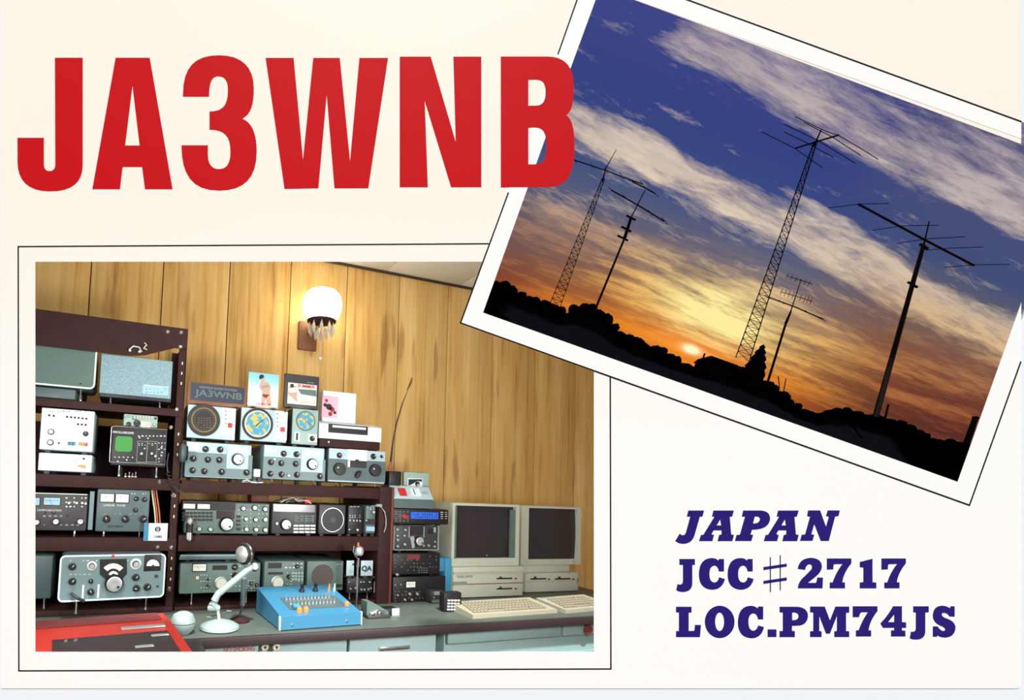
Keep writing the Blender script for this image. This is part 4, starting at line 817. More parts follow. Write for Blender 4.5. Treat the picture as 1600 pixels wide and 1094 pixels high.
# pictures leaning on the dial boxes
def board(name, label, cat, BL, TR, rest_z, m_, Y=-.36, depth=.008, **k):
    d = Dev(name, label, cat, BL, TR, Y=Y, body=m_, front=None, panel=False, depth=depth, r=.002, **k); return d
zr1 = r1.m.translation.z + r1.h
pq = Dev('call_plaque', 'dark nameplate in a stained wood frame reading JA3WNB', 'plaque', (292, 630.5), (385.5, 605.5), Y=YF + .01, body='woodframe', front=None, panel=False, depth=.014, r=.002); pq.feet(zr1)
pq.rect('slate_face', 297.5, 602, 382, 628.5, 'slate', .0015); pq.text('JA3WNB', 304, 611.5, 378, 625, 'greengrey', base=.0015, bold=.015); pq.text('AMATEUR RADIO STATION', 311, 606, 370, 609.5, 'print_g', base=.0015)
zr2 = r2.m.translation.z + r2.h
def sky_card():
    m = bpy.data.materials.new('poster_sky_print'); m.use_nodes = True; nt = m.node_tree; X.nt = nt; b = nt.nodes['Principled BSDF']; x, y, z = xcoord()
    nt.links.new(xramp(xclamp(z * 7.0), [(0, (236, 244, 250)), (.4, (232, 242, 250)), (.75, (150, 205, 240)), (1, (130, 190, 236))]), b.inputs['Base Color']); b.inputs['Roughness'].default_value = .3; return m
c1_ = Dev('calendar_card', 'light blue framed card printed with a person in swimwear, arms folded', 'picture', (387, 635.5), (436.5, 587), Y=YF + .01, body='ivory', front=None, panel=False, depth=.01, r=.001); c1_.feet(zr2)
c1_.rect('print_sheet', 387.6, 583.5, 435, 634.5, sky_card(), .001)
SKIN = mat('skin_tone_print', (196, 156, 132), .5); M['skin'] = SKIN
def flat(d, pts, m_, base, name='figure_print', parent=None):
    q = [d.P(*v) for v in pts]; ar = sum(q[i].x * q[(i + 1) % len(q)].z - q[(i + 1) % len(q)].x * q[i].z for i in range(len(q))); qq = [(v.x, v.z) for v in q]
    if ar < 0: qq = qq[::-1]
    return MB().prism([qq], base, base + .0006, axis='y').build(name, M[m_], parent or d.root)
flat(c1_, [(406, 590), (412, 590), (413.5, 596), (419, 598), (423, 604), (421.5, 612), (422.5, 620), (423.5, 634), (418, 634), (415, 624), (412, 634), (408, 634), (408.5, 620), (410, 612), (405, 606), (406, 599), (408.5, 596)], 'skin', .001)
flat(c1_, [(404.5, 589), (407, 585.5), (411.5, 586), (412.5, 590), (408, 592), (405.5, 593)], 'print_k', .0016, 'hair_print'); flat(c1_, [(408.5, 603), (419, 601.5), (420.5, 605), (409, 607)], 'print_g', .0016); flat(c1_, [(409, 616), (421, 617), (416, 622), (412, 621)], 'redcase2', .0016); c1_.text('CALENDAR', 400, 630, 424, 633.8, 'print_r', base=.0018)
c2_ = Dev('framed_picture', 'small beach picture in a wide dark frame with red lettering', 'picture', (443, 640), (499, 593), Y=YF + .01, body='darkgrey', front=None, panel=False, depth=.014, r=.002); c2_.feet(r3.m.translation.z + r3.h)
c2_.rect('print_sheet', 449.5, 600, 494.5, 632.5, 'meter', .001); flat(c2_, [(451, 604), (462, 603), (465, 612), (463, 620), (465, 627), (462, 627), (455, 620), (450, 616)], 'skin', .0016); flat(c2_, [(453, 601), (458, 599.5), (459, 605), (454, 606)], 'print_k', .002); flat(c2_, [(451, 607), (463, 606), (464, 613), (452, 614)], 'white', .0019)
flat(c2_, [(467, 626), (493, 627), (493, 632), (467, 630.5)], 'cream', .0014); flat(c2_, [(465, 608), (494, 610), (494, 620), (470, 616)], 'greengrey', .0014); c2_.text('SUMMER', 465, 601.5, 492, 606.5, 'print_r', base=.0015, bold=.02); c2_.text('LIVE', 480, 597.5, 490, 599, 'bluemeter')
bxw = Dev('white_box', 'plain white carton with a pink printed flower panel behind the printer', 'box', (503, 660), (557, 617), Y=YF + .07, body='white', front=None, panel=False, depth=.05, r=.002)
bxw.feet(pr.m.translation.z + zt_ + .013); PINK = mat('pink_print', (226, 176, 196), .6); M['pink'] = PINK; bxw.rect('print_panel', 503, 619, 528, 653, 'pink', .0008)
for i, (x, y, r_) in enumerate(((514, 636, 5), (519, 640, 4), (508, 633, 3), (516, 647, 3.5), (523, 645, 2.5), (510, 626, 2.5))): bxw.disc('blossom_print', x, y, r_, 'darkred' if i % 2 else 'print_k', .0014, 9, base=.0008)

# ------------------------------------------------------------------ middle shelf, second row
xa = Dev('transceiver', 'wide transceiver with two meters and a button field, second row', 'transceiver', (287.5, 834), (422, 787), body='tealdark', front='greengrey', depth=.2, rest=Z2)
xa.rect('top_band', 284.5, 783.5, 368, 797.5, 'black', .0015); xa.meter(286.5, 787.5, 304.5, 794.5); xa.meter(308.5, 788, 327.5, 795); xa.rect('display', 338, 798.5, 366.5, 811, 'screen', .002); xa.buttons(283.5, 799, 333, 815, 8, 3, 'black'); xa.marks(284, 797, 334, 816, 10, 4, 'print_g', .4, .2, drop=.4)
xa.knob(353.5, 819, 11.5, 'main', 'tuning_knob'); xa.knobs([(311, 826.5, 4), (328.5, 827, 4)], 'silver'); xa.knobs([(379.5, 794.5, 4.2), (397.5, 793.5, 4.6), (413.5, 795.5, 4.2), (384, 811, 3.8), (399, 812, 4), (414, 812, 4.2), (384.5, 827, 4), (399.5, 827.5, 4.2), (414, 828, 4.2)], 'silver')
xa.buttons(368, 804, 377, 830, 1, 4, 'black'); xa.marks(370, 787, 420, 832, 8, 7, 'print_w', .4, .16, drop=.5)
xb = Dev('receiver', 'dark general coverage receiver with a half white tuning knob, second row', 'receiver', (423.5, 834.5), (496, 788.5), body='darkgrey', front='darkgrey', depth=.2, rest=Z2)
xb.rect('display', 427, 788.5, 492, 800, 'screen', .002); xb.knob(446, 819.5, 9, 'main', 'tuning_knob'); xb.knob(432, 818, 3, 'silver'); xb.buttons(457.5, 819, 493, 834, 4, 3, 'print_w', .85, .55); xb.buttons(459, 805, 491, 816, 4, 3, 'tealdark', .8, .5); xb.marks(458, 804, 492, 818, 6, 4, 'print_g', .5, .2)
xc = Dev('loudspeaker', 'dark square loudspeaker with a thin silver ring, second row', 'speaker', (497, 835), (541, 789), body='darkgrey', front='darkgrey', depth=.2, rest=Z2)
xc.disc('ring', 519.5, 812.5, 19, 'silver', .003, 40, inner=18); xc.disc('speaker_cone', 519.5, 812.5, 17.8, 'black', .0015, 32); xc.disc('dust_cap', 519.5, 812.5, 5, 'darkgrey', .0035, 16, base=.0015)
xd = Dev('control_unit', 'narrow black unit with small switches beside the ringed loudspeaker', 'radio unit', (542.5, 835), (568, 790), body='black', front='black', depth=.2, rest=Z2)
xd.buttons(545.5, 790.5, 562, 793, 3, 1, 'print_g'); xd.knobs([(546, 813, 1.8), (552, 813.5, 1.8), (557, 813.5, 1.8), (562, 814, 1.8), (545.5, 827.5, 1.5), (558, 828, 2.4)], 'silver'); xd.marks(545, 804, 564, 810, 5, 2)
xe = Dev('tall_unit', 'narrow grey teal unit at the right end of the second row', 'radio unit', (570, 834), (587.5, 790), body='tealdark', front='tealdark', depth=.14, rest=Z2); xe.rect('window', 571.5, 811, 586, 820, 'black', .002); xe.rect('display', 572, 823, 585, 830, 'bluemeter', .0025); xe.knob(583, 800.5, 3, 'silver'); xe.knob(571.5, 813, 2, 'silver'); xe.marks(572, 792, 586, 797, 3, 2)
r_ = thing('coiled_cable', 'thin silver cable arching beside the right shelf post', 'cable', onY(600, 812, YF - .03)); o = r_.location
MB().tube([onY(x, y, YF - .022) - o for x, y in ((580, 791), (588, 790), (596, 793), (601, 800), (603, 810), (603, 822), (600, 832))], .0016, 6).build('cord', M['silver'], r_); MB().lathe([(.006, -.012), (.006, .012)], 10, axis='x', tf=Matrix.Translation(onY(592, 790, YF - .022) - o)).build('plug', M['palegreen'], r_)
# brown block, box edges and wires in the gap below the upper shelf lip
bk = Dev('wooden_block', 'red brown wooden block above the wide transceiver', 'block', (392, 786), (420, 772), Y=YF + .08, body='redbrown', front=None, panel=False, depth=.08); bk.feet(xa.m.translation.z + xa.h)
p = thing('wire_bundle', 'tangle of thin dark and white wires on top of the second row', 'wires', Vector((onY(455, 786, YF + .03).x, YF + .03, xb.m.translation.z + xb.h)))
rnd = random.Random(5); o = p.location
for k in range(7):
    x0_ = rnd.uniform(418, 450); x1_ = rnd.uniform(460, 492); z_ = p.location.z + .003
    q0, q1 = onY(x0_, 785, YF + .03), onY(x1_, 785, YF + .03); pts = []
    for i in range(8):
        t = i / 7; pts.append(Vector((q0.x + (q1.x - q0.x) * t, YF + .02 + .01 * k + .01 * math.sin(5 * t + k), z_ + .018 * math.sin(math.pi * t) * rnd.uniform(.4, 1.3))) - o)
    MB().tube(pts, .0016, 6).build('wire', M['white' if k % 3 == 0 else 'wire'], p)
MB().box(.055, .085, -.01, .02, .002, .022, bev=.003).build('connector', M['red'], p)
# clip, white wire on the upper shelf
p = thing('white_wire', 'short white wire lying on the upper shelf edge under the first receiver', 'wire', Vector((onY(395, 753, YF - .009).x, YF - .012, onY(395, 754, YF - .009).z))); o = p.location
MB().tube([onY(x, y, YF - .012) - o for x, y in ((379, 752), (386, 750), (393, 754), (401, 754.5), (411, 754))], .0022, 6).build('cord', M['white'], p); MB().tube([onY(x, y, YF - .0145) - o for x, y in ((378, 754), (388, 753), (398, 752), (404, 755))], .0014, 6).build('cord', M['silver'], p)
cc = thing('headset_cable', 'curly dark cord hanging from the rack post below the round earpiece', 'cord', onY(272, 745, YF - .03)); o = cc.location
p0, p1 = onY(262, 738, YF - .022) - o, onY(285, 768, YF - .022) - o; hx = []
for i in range(90):
    t = i / 89; c_ = p0 + (p1 - p0) * t; a = t * 2 * math.pi * 10; hx.append(c_ + Vector((.006 * math.cos(a), .006 * math.sin(a) * .6, .003 * math.sin(a) - .02 * math.sin(math.pi * t))))
MB().tube(hx, .0016, 5).build('cord', M['darkgrey'], cc); MB().tube([p0, p0 + Vector((-.004, .004, .03)), p0 + Vector((.0, .008, .07))], .0022, 6).build('lead', M['darkgrey'], cc)
# hand microphone on the left side of the second row
hm = thing('hand_microphone', 'black and chrome hand microphone hanging left of the wide transceiver', 'microphone', onY(295, 845, YF - .02)); o = hm.location
g_ = lambda x, y, dy=0: onY(x, y, YF - .02 + dy) - o
MB().lathe([(.010, 0), (.014, .006), (.013, .03), (.012, .045), (.014, .06), (.008, .066)], 14, mis=[0, 0, 1, 1, 0, 0, 0]).build('body', [M['chrome'], M['black']], hm)
MB().lathe([(.011, .066), (.012, .076), (.006, .083)], 12).build('grille', M['silver'], hm); MB().tube([g_(295, 818), g_(290, 810, .006), g_(289, 800, .01)], .002, 6).build('cord', M['wire'], hm)

# ------------------------------------------------------------------ middle shelf, bottom row
ZS = DZ + .015
pa = Dev('power_supply', 'flat grey case with a light top edge on the bottom row', 'radio unit', (279, 876), (371, 868), Y=YF + .02, body='tealdark', front='tealdark', depth=.2); pa.rect('top_trim', 282, 866.5, 369, 869, 'palegreen', .003)
qa = Dev('transceiver', 'grey green transceiver behind the desk microphone, bottom row', 'transceiver', (279, 929), (408, 879), Y=YF + .01, body='tealdark', front='greengrey', depth=.22, rest=ZS)
pa.feet(qa.m.translation.z + qa.h)
qa.meter(301.5, 881.5, 321.5, 892); qa.rect('display', 332, 883.5, 355, 890.5, 'black', .002); qa.knob(345, 911, 10, 'mainivory', 'tuning_knob'); qa.knobs([(367, 886, 5), (367, 899, 5), (398, 889, 4), (392, 912, 3.4), (401, 914, 3.4), (325, 905, 2.4), (325, 915, 2.4)], 'black'); qa.marks(312, 896, 330, 926, 4, 6, 'print_w', .5, .25, drop=.4); qa.marks(382, 905, 404, 925, 5, 5, 'print_w', .5, .25, drop=.4); qa.marks(358, 882, 378, 925, 3, 7, 'print_w', .4, .18, drop=.4)
qa.rect('led', 306, 900.5, 310.5, 905, 'creamwire', .004)
qb = Dev('receiver', 'grey green receiver with a cream tuning knob beside the square loudspeaker', 'receiver', (411, 924), (476.5, 876), Y=YF + .01, body='tealdark', front='greengrey', depth=.22, rest=ZS)
qb.rect('display', 419, 879.5, 440, 888, 'black', .002); qb.rect('window', 419, 894, 442, 898, 'black', .0015); qb.knob(433, 910, 10, 'mainivory', 'tuning_knob'); qb.knobs([(464, 885, 3.6), (451, 901, 3.8), (466, 918, 2.8), (423, 921, 1.6)], 'black'); qb.buttons(455, 893, 474, 908, 4, 3, 'palegreen', .7, .55); qb.marks(444, 878, 474, 890, 5, 2); qb.rect('slot', 445, 915, 458, 918, 'black', .002); qb.marks(446, 893, 475, 915, 5, 5, 'print_w', .4, .2, drop=.4)
qc = Dev('loudspeaker', 'grey green square loudspeaker with a dark round mesh, bottom row', 'speaker', (478, 924.5), (537.5, 876), Y=YF + .01, body='tealdark', front='greengrey', depth=.22, rest=ZS)
qc.disc('speaker_mesh', 504, 900.5, 18.5, mat('dark_speaker_cloth', (84, 78, 74), .8, noise=.25, nscale=500), .0015, 36); qc.marks(524, 880, 535, 884, 3, 1); qc.rect('rocker', 522, 913, 534, 917.5, 'black', .003); qc.marks(522, 905, 534, 911, 3, 2, 'tealdark'); qc.knob(484, 918.5, 1.6, 'silver', 'socket')
qd = Dev('dark_unit', 'dark unit with small silver keys under the two white tags', 'radio unit', (541, 928), (583, 901), Y=YF + .01, body='black', front='black', depth=.2, rest=ZS)
qd.knobs([(547, 920, 2), (555, 919, 2.2), (564, 921, 2), (569, 921, 2), (575, 920.5, 2), (579, 919, 1.8)], 'silver'); qd.marks(543, 907, 580, 912, 8, 1); qd.rect('panel_line', 584, 909, 585, 926, 'print_g', .0015)
for k_, (x0_, x1_, lab) in enumerate(((541, 553.5, 'white tag with small print, left of the chrome microphone pole'), (563.5, 583, 'white tag with a bold dark mark, right of the chrome microphone pole'))):
    tg = Dev('tag_card', lab, 'tag', (x0_, 900), (x1_, 876), Y=YF - .0, body='iceblue', front=None, panel=False, depth=.003, r=.0008, group='white tags above the dark unit'); tg.feet(qd.m.translation.z + qd.h, m='black')
    if k_ == 0: tg.disc('mark', 548, 893, 3, 'palegreen', .001, 7); tg.disc('mark', 552, 882, 1.8, 'print_k', .001, 8)
    else: tg.text('QA', 565, 884, 581, 894, 'print_k', bold=.04, name='mark')

# ------------------------------------------------------------------ right column beside the shelf
RY = YF + .0
cz = DZ
g1 = Dev('dark_transceiver', 'black transceiver with a small cream meter at the bottom of the right stack', 'transceiver', (612.5, 943), (697, 901), Y=RY, body='black', front='black', depth=.24, rest=cz)
g1.meter(634, 909, 648, 917.5); g1.knobs([(616.5, 914, 1.8), (625.5, 913.5, 1.8), (639.5, 928, 3), (651, 928, 3), (632, 937, 2.4), (643, 937, 2.4), (621, 930, 2)], 'silver'); g1.marks(615, 922, 690, 942, 14, 4, 'print_g', .4, .25, drop=.45)
g2 = Dev('dark_transceiver', 'black transceiver with fine keys, in the middle of the right stack', 'transceiver', (612.5, 899), (688.5, 864), Y=RY, body='black', front='black', depth=.24); g2.feet(g1.m.translation.z + g1.h)
g2.knob(619.5, 897.5, 3, 'silver'); g2.marks(615, 867, 684, 894, 14, 5, 'print_g', .4, .22, drop=.45); g2.rect('display', 636, 866.5, 656, 874, 'redcase2', .0015); g2.buttons(652, 886, 668, 896, 4, 3, 'greengrey', .5, .4)
g3 = Dev('transceiver', 'silver edged transceiver with a chrome tuning knob under the blue display', 'transceiver', (614.5, 860), (685, 822), Y=RY, body='palegreen', front='darkgrey', depth=.24); g3.feet(g2.m.translation.z + g2.h)
for (u0, v0, u1, v1) in ((614.5, 858.8, 685, 859.8), (614.6, 822, 615.6, 859), (684, 822, 685, 859), (638.5, 823, 639.5, 840), (661.5, 823, 662.5, 840)): g3.rect('panel_line', u0, v0, u1, v1, 'palegreen', .0025)
g3.rect('display', 641, 823, 661, 836, 'screen', .003); g3.knob(653.5, 845.5, 8, 'main', 'tuning_knob'); g3.knobs([(620, 827.5, 2.8), (632.5, 828, 2.8), (620, 837, 2.6), (631, 837, 2.6), (620.5, 843.5, 2.8), (620.5, 853.5, 2.8), (631.5, 850.5, 3), (661, 852.5, 2.4), (669, 852.5, 2.6), (678, 854, 2.4), (679, 846.5, 2)], 'silver'); g3.rect('meter', 668.5, 826, 676, 834, 'black', .003); g3.rect('slider', 677.5, 824, 680, 832, 'palegreen', .004)
flat(g3, [(640, 839), (646, 838), (648, 846), (647, 856), (643.5, 857), (642, 848)], 'silver', .002, 'grip_plate')
g4 = Dev('display_unit', 'black unit with a bright blue digital display', 'display', (614, 819), (701.5, 796.5), Y=RY - .012, body='black', front='black', depth=.2); g4.feet(g3.m.translation.z + g3.h)
g4.rect('display', 642, 800.5, 684.5, 811, 'bluelcd', .002); g4.marks(644, 802, 683, 810, 11, 2, 'slate', .55, .7, base=.002, drop=.1, name='digits'); flat(g4, [(628, 805), (632, 804), (637, 807), (633, 811), (629, 808)], 'red', .001, 'badge'); g4.marks(616, 798, 640, 816, 4, 5, 'print_g', .6, .25); g4.marks(687, 799, 700, 812, 2, 4, 'print_w', .7, .25, drop=.1)
g5 = Dev('sloping_panel_box', 'grey box with a sloping white panel, red rocker and small meter', 'control box', (614.5, 795), (677, 783), Y=RY - .01, body=None, front=None, depth=.12)
h_ = g5.h; zz = g5.P(645, 766).z
cs = MB().prism([[(0, 0), (.12, 0), (.12, zz + .012), (.045, zz + .012), (0, h_)]], g5.x0, g5.x1, axis='x').build('case', M['tealdark'], g5.root)
sl = Vector((0, .045, zz + .012 - h_)).normalized(); L = math.hypot(.045, zz + .012 - h_); tf = Matrix((( 1, 0, 0, 0), (0, sl.y, -sl.z, -.0), (0, sl.z, sl.y, h_), (0, 0, 0, 1)))
MB().box(g5.x0, g5.x1, 0, L, .0004, .003, bev=.001, tf=tf).build('sloping_panel', M['iceblue'], g5.root)
w_ = g5.w
MB().box(g5.x0 + w_ * .17, g5.x0 + w_ * .35, L * .2, L * .75, .0032, .009, bev=.002, tf=tf).build('rocker_switch', M['red'], g5.root); mm = MB().box(g5.x0 + w_ * .48, g5.x0 + w_ * .72, L * .2, L * .8, .0032, .006, tf=tf).build('meter', M['white'], g5.root); MB().box(g5.x0 + w_ * .55, g5.x0 + w_ * .57, L * .3, L * .75, .006, .007, tf=tf).build('needle', M['print_k'], mm)
for k in range(3): MB().box(g5.x0 + w_ * (.78 + .05 * k), g5.x0 + w_ * (.80 + .05 * k), L * .4, L * .6, .0032, .005, tf=tf).build('mark', M['print_g'], g5.root)
g5.feet(g4.m.translation.z + g4.h)
pf_ = Dev('photo_frame', 'small grey framed portrait photograph on the sloping panel box', 'picture', (630, 766), (671, 745.5), Y=RY + .06, body='darkgrey', front='palegreen', depth=.014); pf_.feet(g5.m.translation.z + zz + .012, m='black')
pf_.rect('print_sheet', 636.5, 747.5, 660, 764.5, 'white', .001); flat(pf_, [(638, 749), (659, 749), (659, 753), (652, 751.5), (645, 756), (638, 759)], 'print_k', .0014); pf_.disc('portrait_hair', 652, 756.5, 4.2, 'print_k', .0018, 14, base=.0012); pf_.disc('portrait_face', 653, 758.5, 2.4, 'skin', .0022, 12, base=.0018)
jb = Dev('terminal_box', 'small black terminal box with upright pins on the shelf corner', 'terminal box', (607, 762), (628, 741), Y=RY + .02, body='black', front='black', depth=.06); jb.feet(Z1 + .006 if False else g5.m.translation.z + zz + .0125, m='black')
for x in (608, 613, 618, 623, 627):
    q = jb.P(x, 741); MB().lathe([(.0025, 0), (.0025, .008), (.0012, .014)], 8, tf=Matrix.Translation((q.x, .01, jb.h))).build('pin', M['copper'], jb.root)
# whip / feather stem
fe = thing('whip_antenna', 'slender dark whip rising against the panelled wall from the terminal box', 'antenna', onY(609, 741, RY + .035)); o = fe.location; g_ = lambda x, y, dy=0: onY(x, y, RY + .035 + dy) - o
for k, (m_, off) in enumerate((('wire', 0), ('woodframe', 1.2), ('wire', -1))): MB().tube([g_(608 + off, 739, .004 * k), g_(611.5 + off, 715, .004 * k), g_(614 + off * .8, 690), g_(620 + off * .7, 660), g_(629 + off * .5, 630), g_(638, 608), g_(645, 590 + 3 * k)], .0022, 6, r1=.0007).build('strand', M[m_], fe)
MB().tube([g_(608, 741), g_(610, 722)], .0045, 8, r1=.003).build('base_spring', M['copper'], fe)
bl = MB(); 
for k in range(7): a = g_(637 + k, 609 - 2.6 * k); bl.add([a + Vector((-.004, 0, 0)), a + Vector((.0, -.003, .012)), a + Vector((.005, 0, .004)), a + Vector((0, .003, -.004))], [(0, 1, 2, 3)])
bl.build('feather_tip', M['woodframe'], fe)

# ------------------------------------------------------------------ computers
def crt(name, label, BL, TR, Y, depth, scr, bez='cream', blue=False):
    d = Dev(name, label, 'monitor', BL, TR, Y=Y, body=None, front=None, depth=depth)
    x0, x1, h = d.x0, d.x1, d.h; f = .055
    s_ = [d.P(scr[0], (scr[1] + scr[3]) / 2), d.P(scr[2], (scr[1] + scr[3]) / 2), d.P((scr[0] + scr[2]) / 2, scr[1]), d.P((scr[0] + scr[2]) / 2, scr[3])]
    hole = [(s_[0].x, s_[3].z), (s_[1].x, s_[3].z), (s_[1].x, s_[2].z), (s_[0].x, s_[2].z)]
    MB().prism([[(x0, 0), (x1, 0), (x1, h), (x0, h)], hole], -.03, 0, axis='y').build('bezel', M[bez], d.root)
    sh = MB(); fr = [(x0, 0), (x1, 0), (x1, h), (x0, h)]; bk_ = [(x0 + .03, .03), (x1 - .03, .03), (x1 - .03, h - .05), (x0 + .03, h - .05)]
    vs = [(x, .0302, z) for x, z in fr] + [(x, depth * .45, z) for x, z in fr] + [(x, depth, z) for x, z in bk_]
    sh.add(vs, [(i, i + 4, (i + 1) % 4 + 4, (i + 1) % 4) for i in range(4)] + [(4 + i, 8 + i, 8 + (i + 1) % 4, 4 + (i + 1) % 4) for i in range(4)] + [(8, 11, 10, 9), (0, 1, 2, 3)]).build('shell', M[bez], d.root)
    n = 8; sc = MB(); vs = []
    for i in range(n + 1):
        for j in range(n + 1):
            u, v = i / n, j / n; vs.append((s_[0].x + (s_[1].x - s_[0].x) * u, .022 - .012 * (1 - (2 * u - 1) ** 2) * .5 - .012 * (1 - (2 * v - 1) ** 2) * .5, s_[3].z + (s_[2].z - s_[3].z) * v))
    sc.add(vs, [(i * (n + 1) + j, (i + 1) * (n + 1) + j, (i + 1) * (n + 1) + j + 1, i * (n + 1) + j + 1) for i in range(n) for j in range(n)], 0, True).build('screen', M['screen'], d.root)
    return d
YC = -.42
pc2 = Dev('computer', 'cream desktop computer with two floppy drives side by side, under the right monitor', 'computer', (820, 929), (904, 897), Y=YC + .06, body='cream', front='cream', depth=.3, rest=DZ)
pc1 = Dev('computer', 'cream desktop computer with two stacked floppy drives, under the left monitor', 'computer', (707, 940), (818, 889), Y=YC, body='cream', front='cream', depth=.34, rest=DZ)
pc1.rect('panel_line', 707, 911.5, 817, 912.7, 'woodframe', .002); pc1.rect('nameplate', 708, 909, 729, 914, 'print_g', .003)
for y in (904, 920): pc1.rect('drive_slot', 776, y - 1, 800, y + 1, 'black', .002); pc1.rect('drive_latch', 780, y - 3, 783, y - 1, 'darkgrey', .005); pc1.rect('drive_led', 804, y - 1, 807, y + 1, 'redcase2', .003)
pc1.text('PERSONAL COMPUTER', 714, 899, 738, 903, 'print_g'); pc1.rect('panel_step', 708, 893, 818, 896, 'ivory', .004)
pc2.rect('panel_line', 821, 924, 903, 925, 'woodframe', .002)
for x in (829, 867): pc2.rect('drive_slot', x, 903.5, x + 24, 905.6, 'black', .002); pc2.rect('drive_latch', x + 5, 901, x + 8, 903.5, 'darkgrey', .005); pc2.rect('drive_led', x + 27, 904, x + 30, 906, 'redcase2', .003)
pc2.rect('power_button', 901, 903, 904, 911, 'print_g', .003); pc2.rect('panel_step', 821, 907, 903, 908, 'ivory', .003)
m1 = crt('crt_monitor', 'left cream monitor with a dark blank screen and hooded left side', (705, 886), (812, 790), YC + .01, .34, (712, 792, 806, 873))
m1.root['group'] = 'cream monitors on the computers'
m1.feet(pc1.m.translation.z + pc1.h); m1.rect('screen_side', 710.5, 790, 712.5, 873, 'greengrey', .004); m1.rect('inner_hood', 798, 797, 805.3, 872, 'greengrey', -.002, base=-.012)  # inner hood strip is tinted teal for the reflection in the screen recess
m1.marks(722, 878, 800, 881, 10, 1, 'ivory', .8, .5); m1.knob(760, 868, 1.3, 'silver', 'power_led')
m2 = crt('crt_monitor', 'right cream monitor with a dark blank screen beside the wall corner', (813.5, 883), (908, 793), YC + .07, .32, (826, 795, 903, 874)); m2.root['group'] = 'cream monitors on the computers'; MB().box(m2.x0 + .02, m2.x1 - .06, .01, .26, pc2.m.translation.z + pc2.h + .0005 - m2.m.translation.z, -.0005, bev=.004).build('stand', M['cream'], m2.root)
m2.marks(820, 877, 890, 879.5, 9, 1, 'ivory', .8, .5); m2.rect('control_flap', 893, 876, 899, 880, 'ivory', .003)
# blue side stand below the left monitor's hooded side
bs = Dev('blue_box', 'bright blue box standing beside the left computer', 'box', (694, 930), (706.5, 872), Y=YC + .004, body='skyblue', front='skyblue', depth=.14, rest=DZ)
MB().box(bs.x0 - .028, bs.x0 - .0005, 0, .14, bs.P(692, 893).z, bs.h, bev=.003).build('side_block', M['skyblue'], bs.root)
def keyboard(label, FL, FR, BLk, z):
    a, b, c_ = onZ(*FL, z), onZ(*FR, z), onZ(*BLk, z); ux = (b - a); Wd = ux.length; yaw = math.atan2(ux.y, ux.x); r = thing('keyboard', label, 'keyboard', (a.x, a.y, DZ), yaw=yaw, group='cream keyboards before the computers')
    pv = Vector((-math.sin(yaw), math.cos(yaw), 0)); D_ = min(.15, max(.09, (c_ - a).dot(pv))); MB().prism([[(0, 0), (D_, 0), (D_, .032), (0, .014)]], 0, Wd, axis='x').build('case', M['keybcase'], r)
    al = math.atan2(.018, D_); km = MB().box(0, .0135, 0, .0135, 0, .007, bev=.002).mesh('key', M['keycap']); n = int((Wd - .05) / .0172); rw = (D_ - .035) / 5
    for i in range(n):
        for j in range(5):
            if j == 0 and (3 < i < 9):
                continue
            k = link('key', km, r); yy = .018 + j * rw; k.location = (.02 + i * .0172 + (.004 * j if i < n - 5 else .006), yy, .0145 + yy * math.tan(al)); k.rotation_euler = (al, 0, 0)
    MB().box(.02 + 4 * .0172, .02 + 9 * .0172 - .004, .018, .0315, .0165, .0225, bev=.002).build('space_bar', M['keycap'], r)
    MB().box(.02, .10, D_ - .015, D_ - .006, .0295, .033).build('badge_strip', M['print_g'], r)
    return r
keyboard('cream keyboard lying before the left computer', (739, 963), (871, 954), (700, 938), DZ + .01)
keyboard('cream keyboard lying before the right computer', (884, 955), (960, 948), (852, 939), DZ + .01)
# phone keypad unit
kp = Dev('keypad_phone', 'dark keypad unit with sixteen white keys leaning beside the left keyboard', 'keypad', (693, 957), (722, 926), Y=onZ(693, 957, DZ).y, body='black', front='black', depth=.035, yaw=.0); kp.feet(DZ)
for i in range(4):
    for j in range(4): kp.rect('key', 699 + i * 5 - .3 * j, 937 + j * 4.7, 702.6 + i * 5 - .3 * j, 939.6 + j * 4.7, 'white' if i < 3 else 'creamwire', .005, r=.0008)
mu = Dev('small_meter_unit', 'small dark unit with a silver plate left of the keypad', 'radio unit', (673, 944), (694, 924), Y=onZ(673, 943, DZ).y - .004, body='darkgrey', front='darkgrey', depth=.05); mu.feet(DZ); mu.rect('plate', 678, 924.5, 690, 930, 'silver', .002); mu.rect('plate', 675, 937, 690, 942, 'greengrey', .002); mu.marks(676, 932, 692, 936, 4, 1)
# key paddle block and white switch box
kb = thing('morse_key', 'grey angled morse key block with chrome contacts right of the blue box', 'morse key', onZ(592, 966, DZ)); 
MB().box(-.05, .045, -.01, .09, 0, .012, bev=.003).build('base', M['darkgrey'], kb); MB().prism([[(-.05, .012), (.04, .012), (.04, .022), (-.03, .06), (-.05, .06)]], -.05, .0, axis='y').build('block', M['greengrey'], kb); MB().tube([(-.03, -.005, .02), (-.01, -.006, .03), (.02, -.006, .022)], .004, 8).build('arm', M['chrome'], kb)
for x in (-.035, -.015, .0): MB().lathe([(.006, .012), (.005, .02), (.003, .026)], 10, tf=Matrix.Translation((x, -.002, 0))).build('contact', M['chrome'], kb)
sb = thing('switch_box', 'small black box with a white square button on the worktop', 'switch', onZ(615, 964, DZ)); MB().box(-.035, .02, 0, .05, 0, .03, bev=.003).build('case', M['black'], sb); MB().box(-.01, .022, -.006, -.0005, .004, .032, bev=.003).build('button', M['iceblue'], sb); MB().tube([(-.04, -.004, .001), (0, -.008, .002), (.024, -.006, .002)], .0014, 6).build('trim_wire', M['silver'], sb)

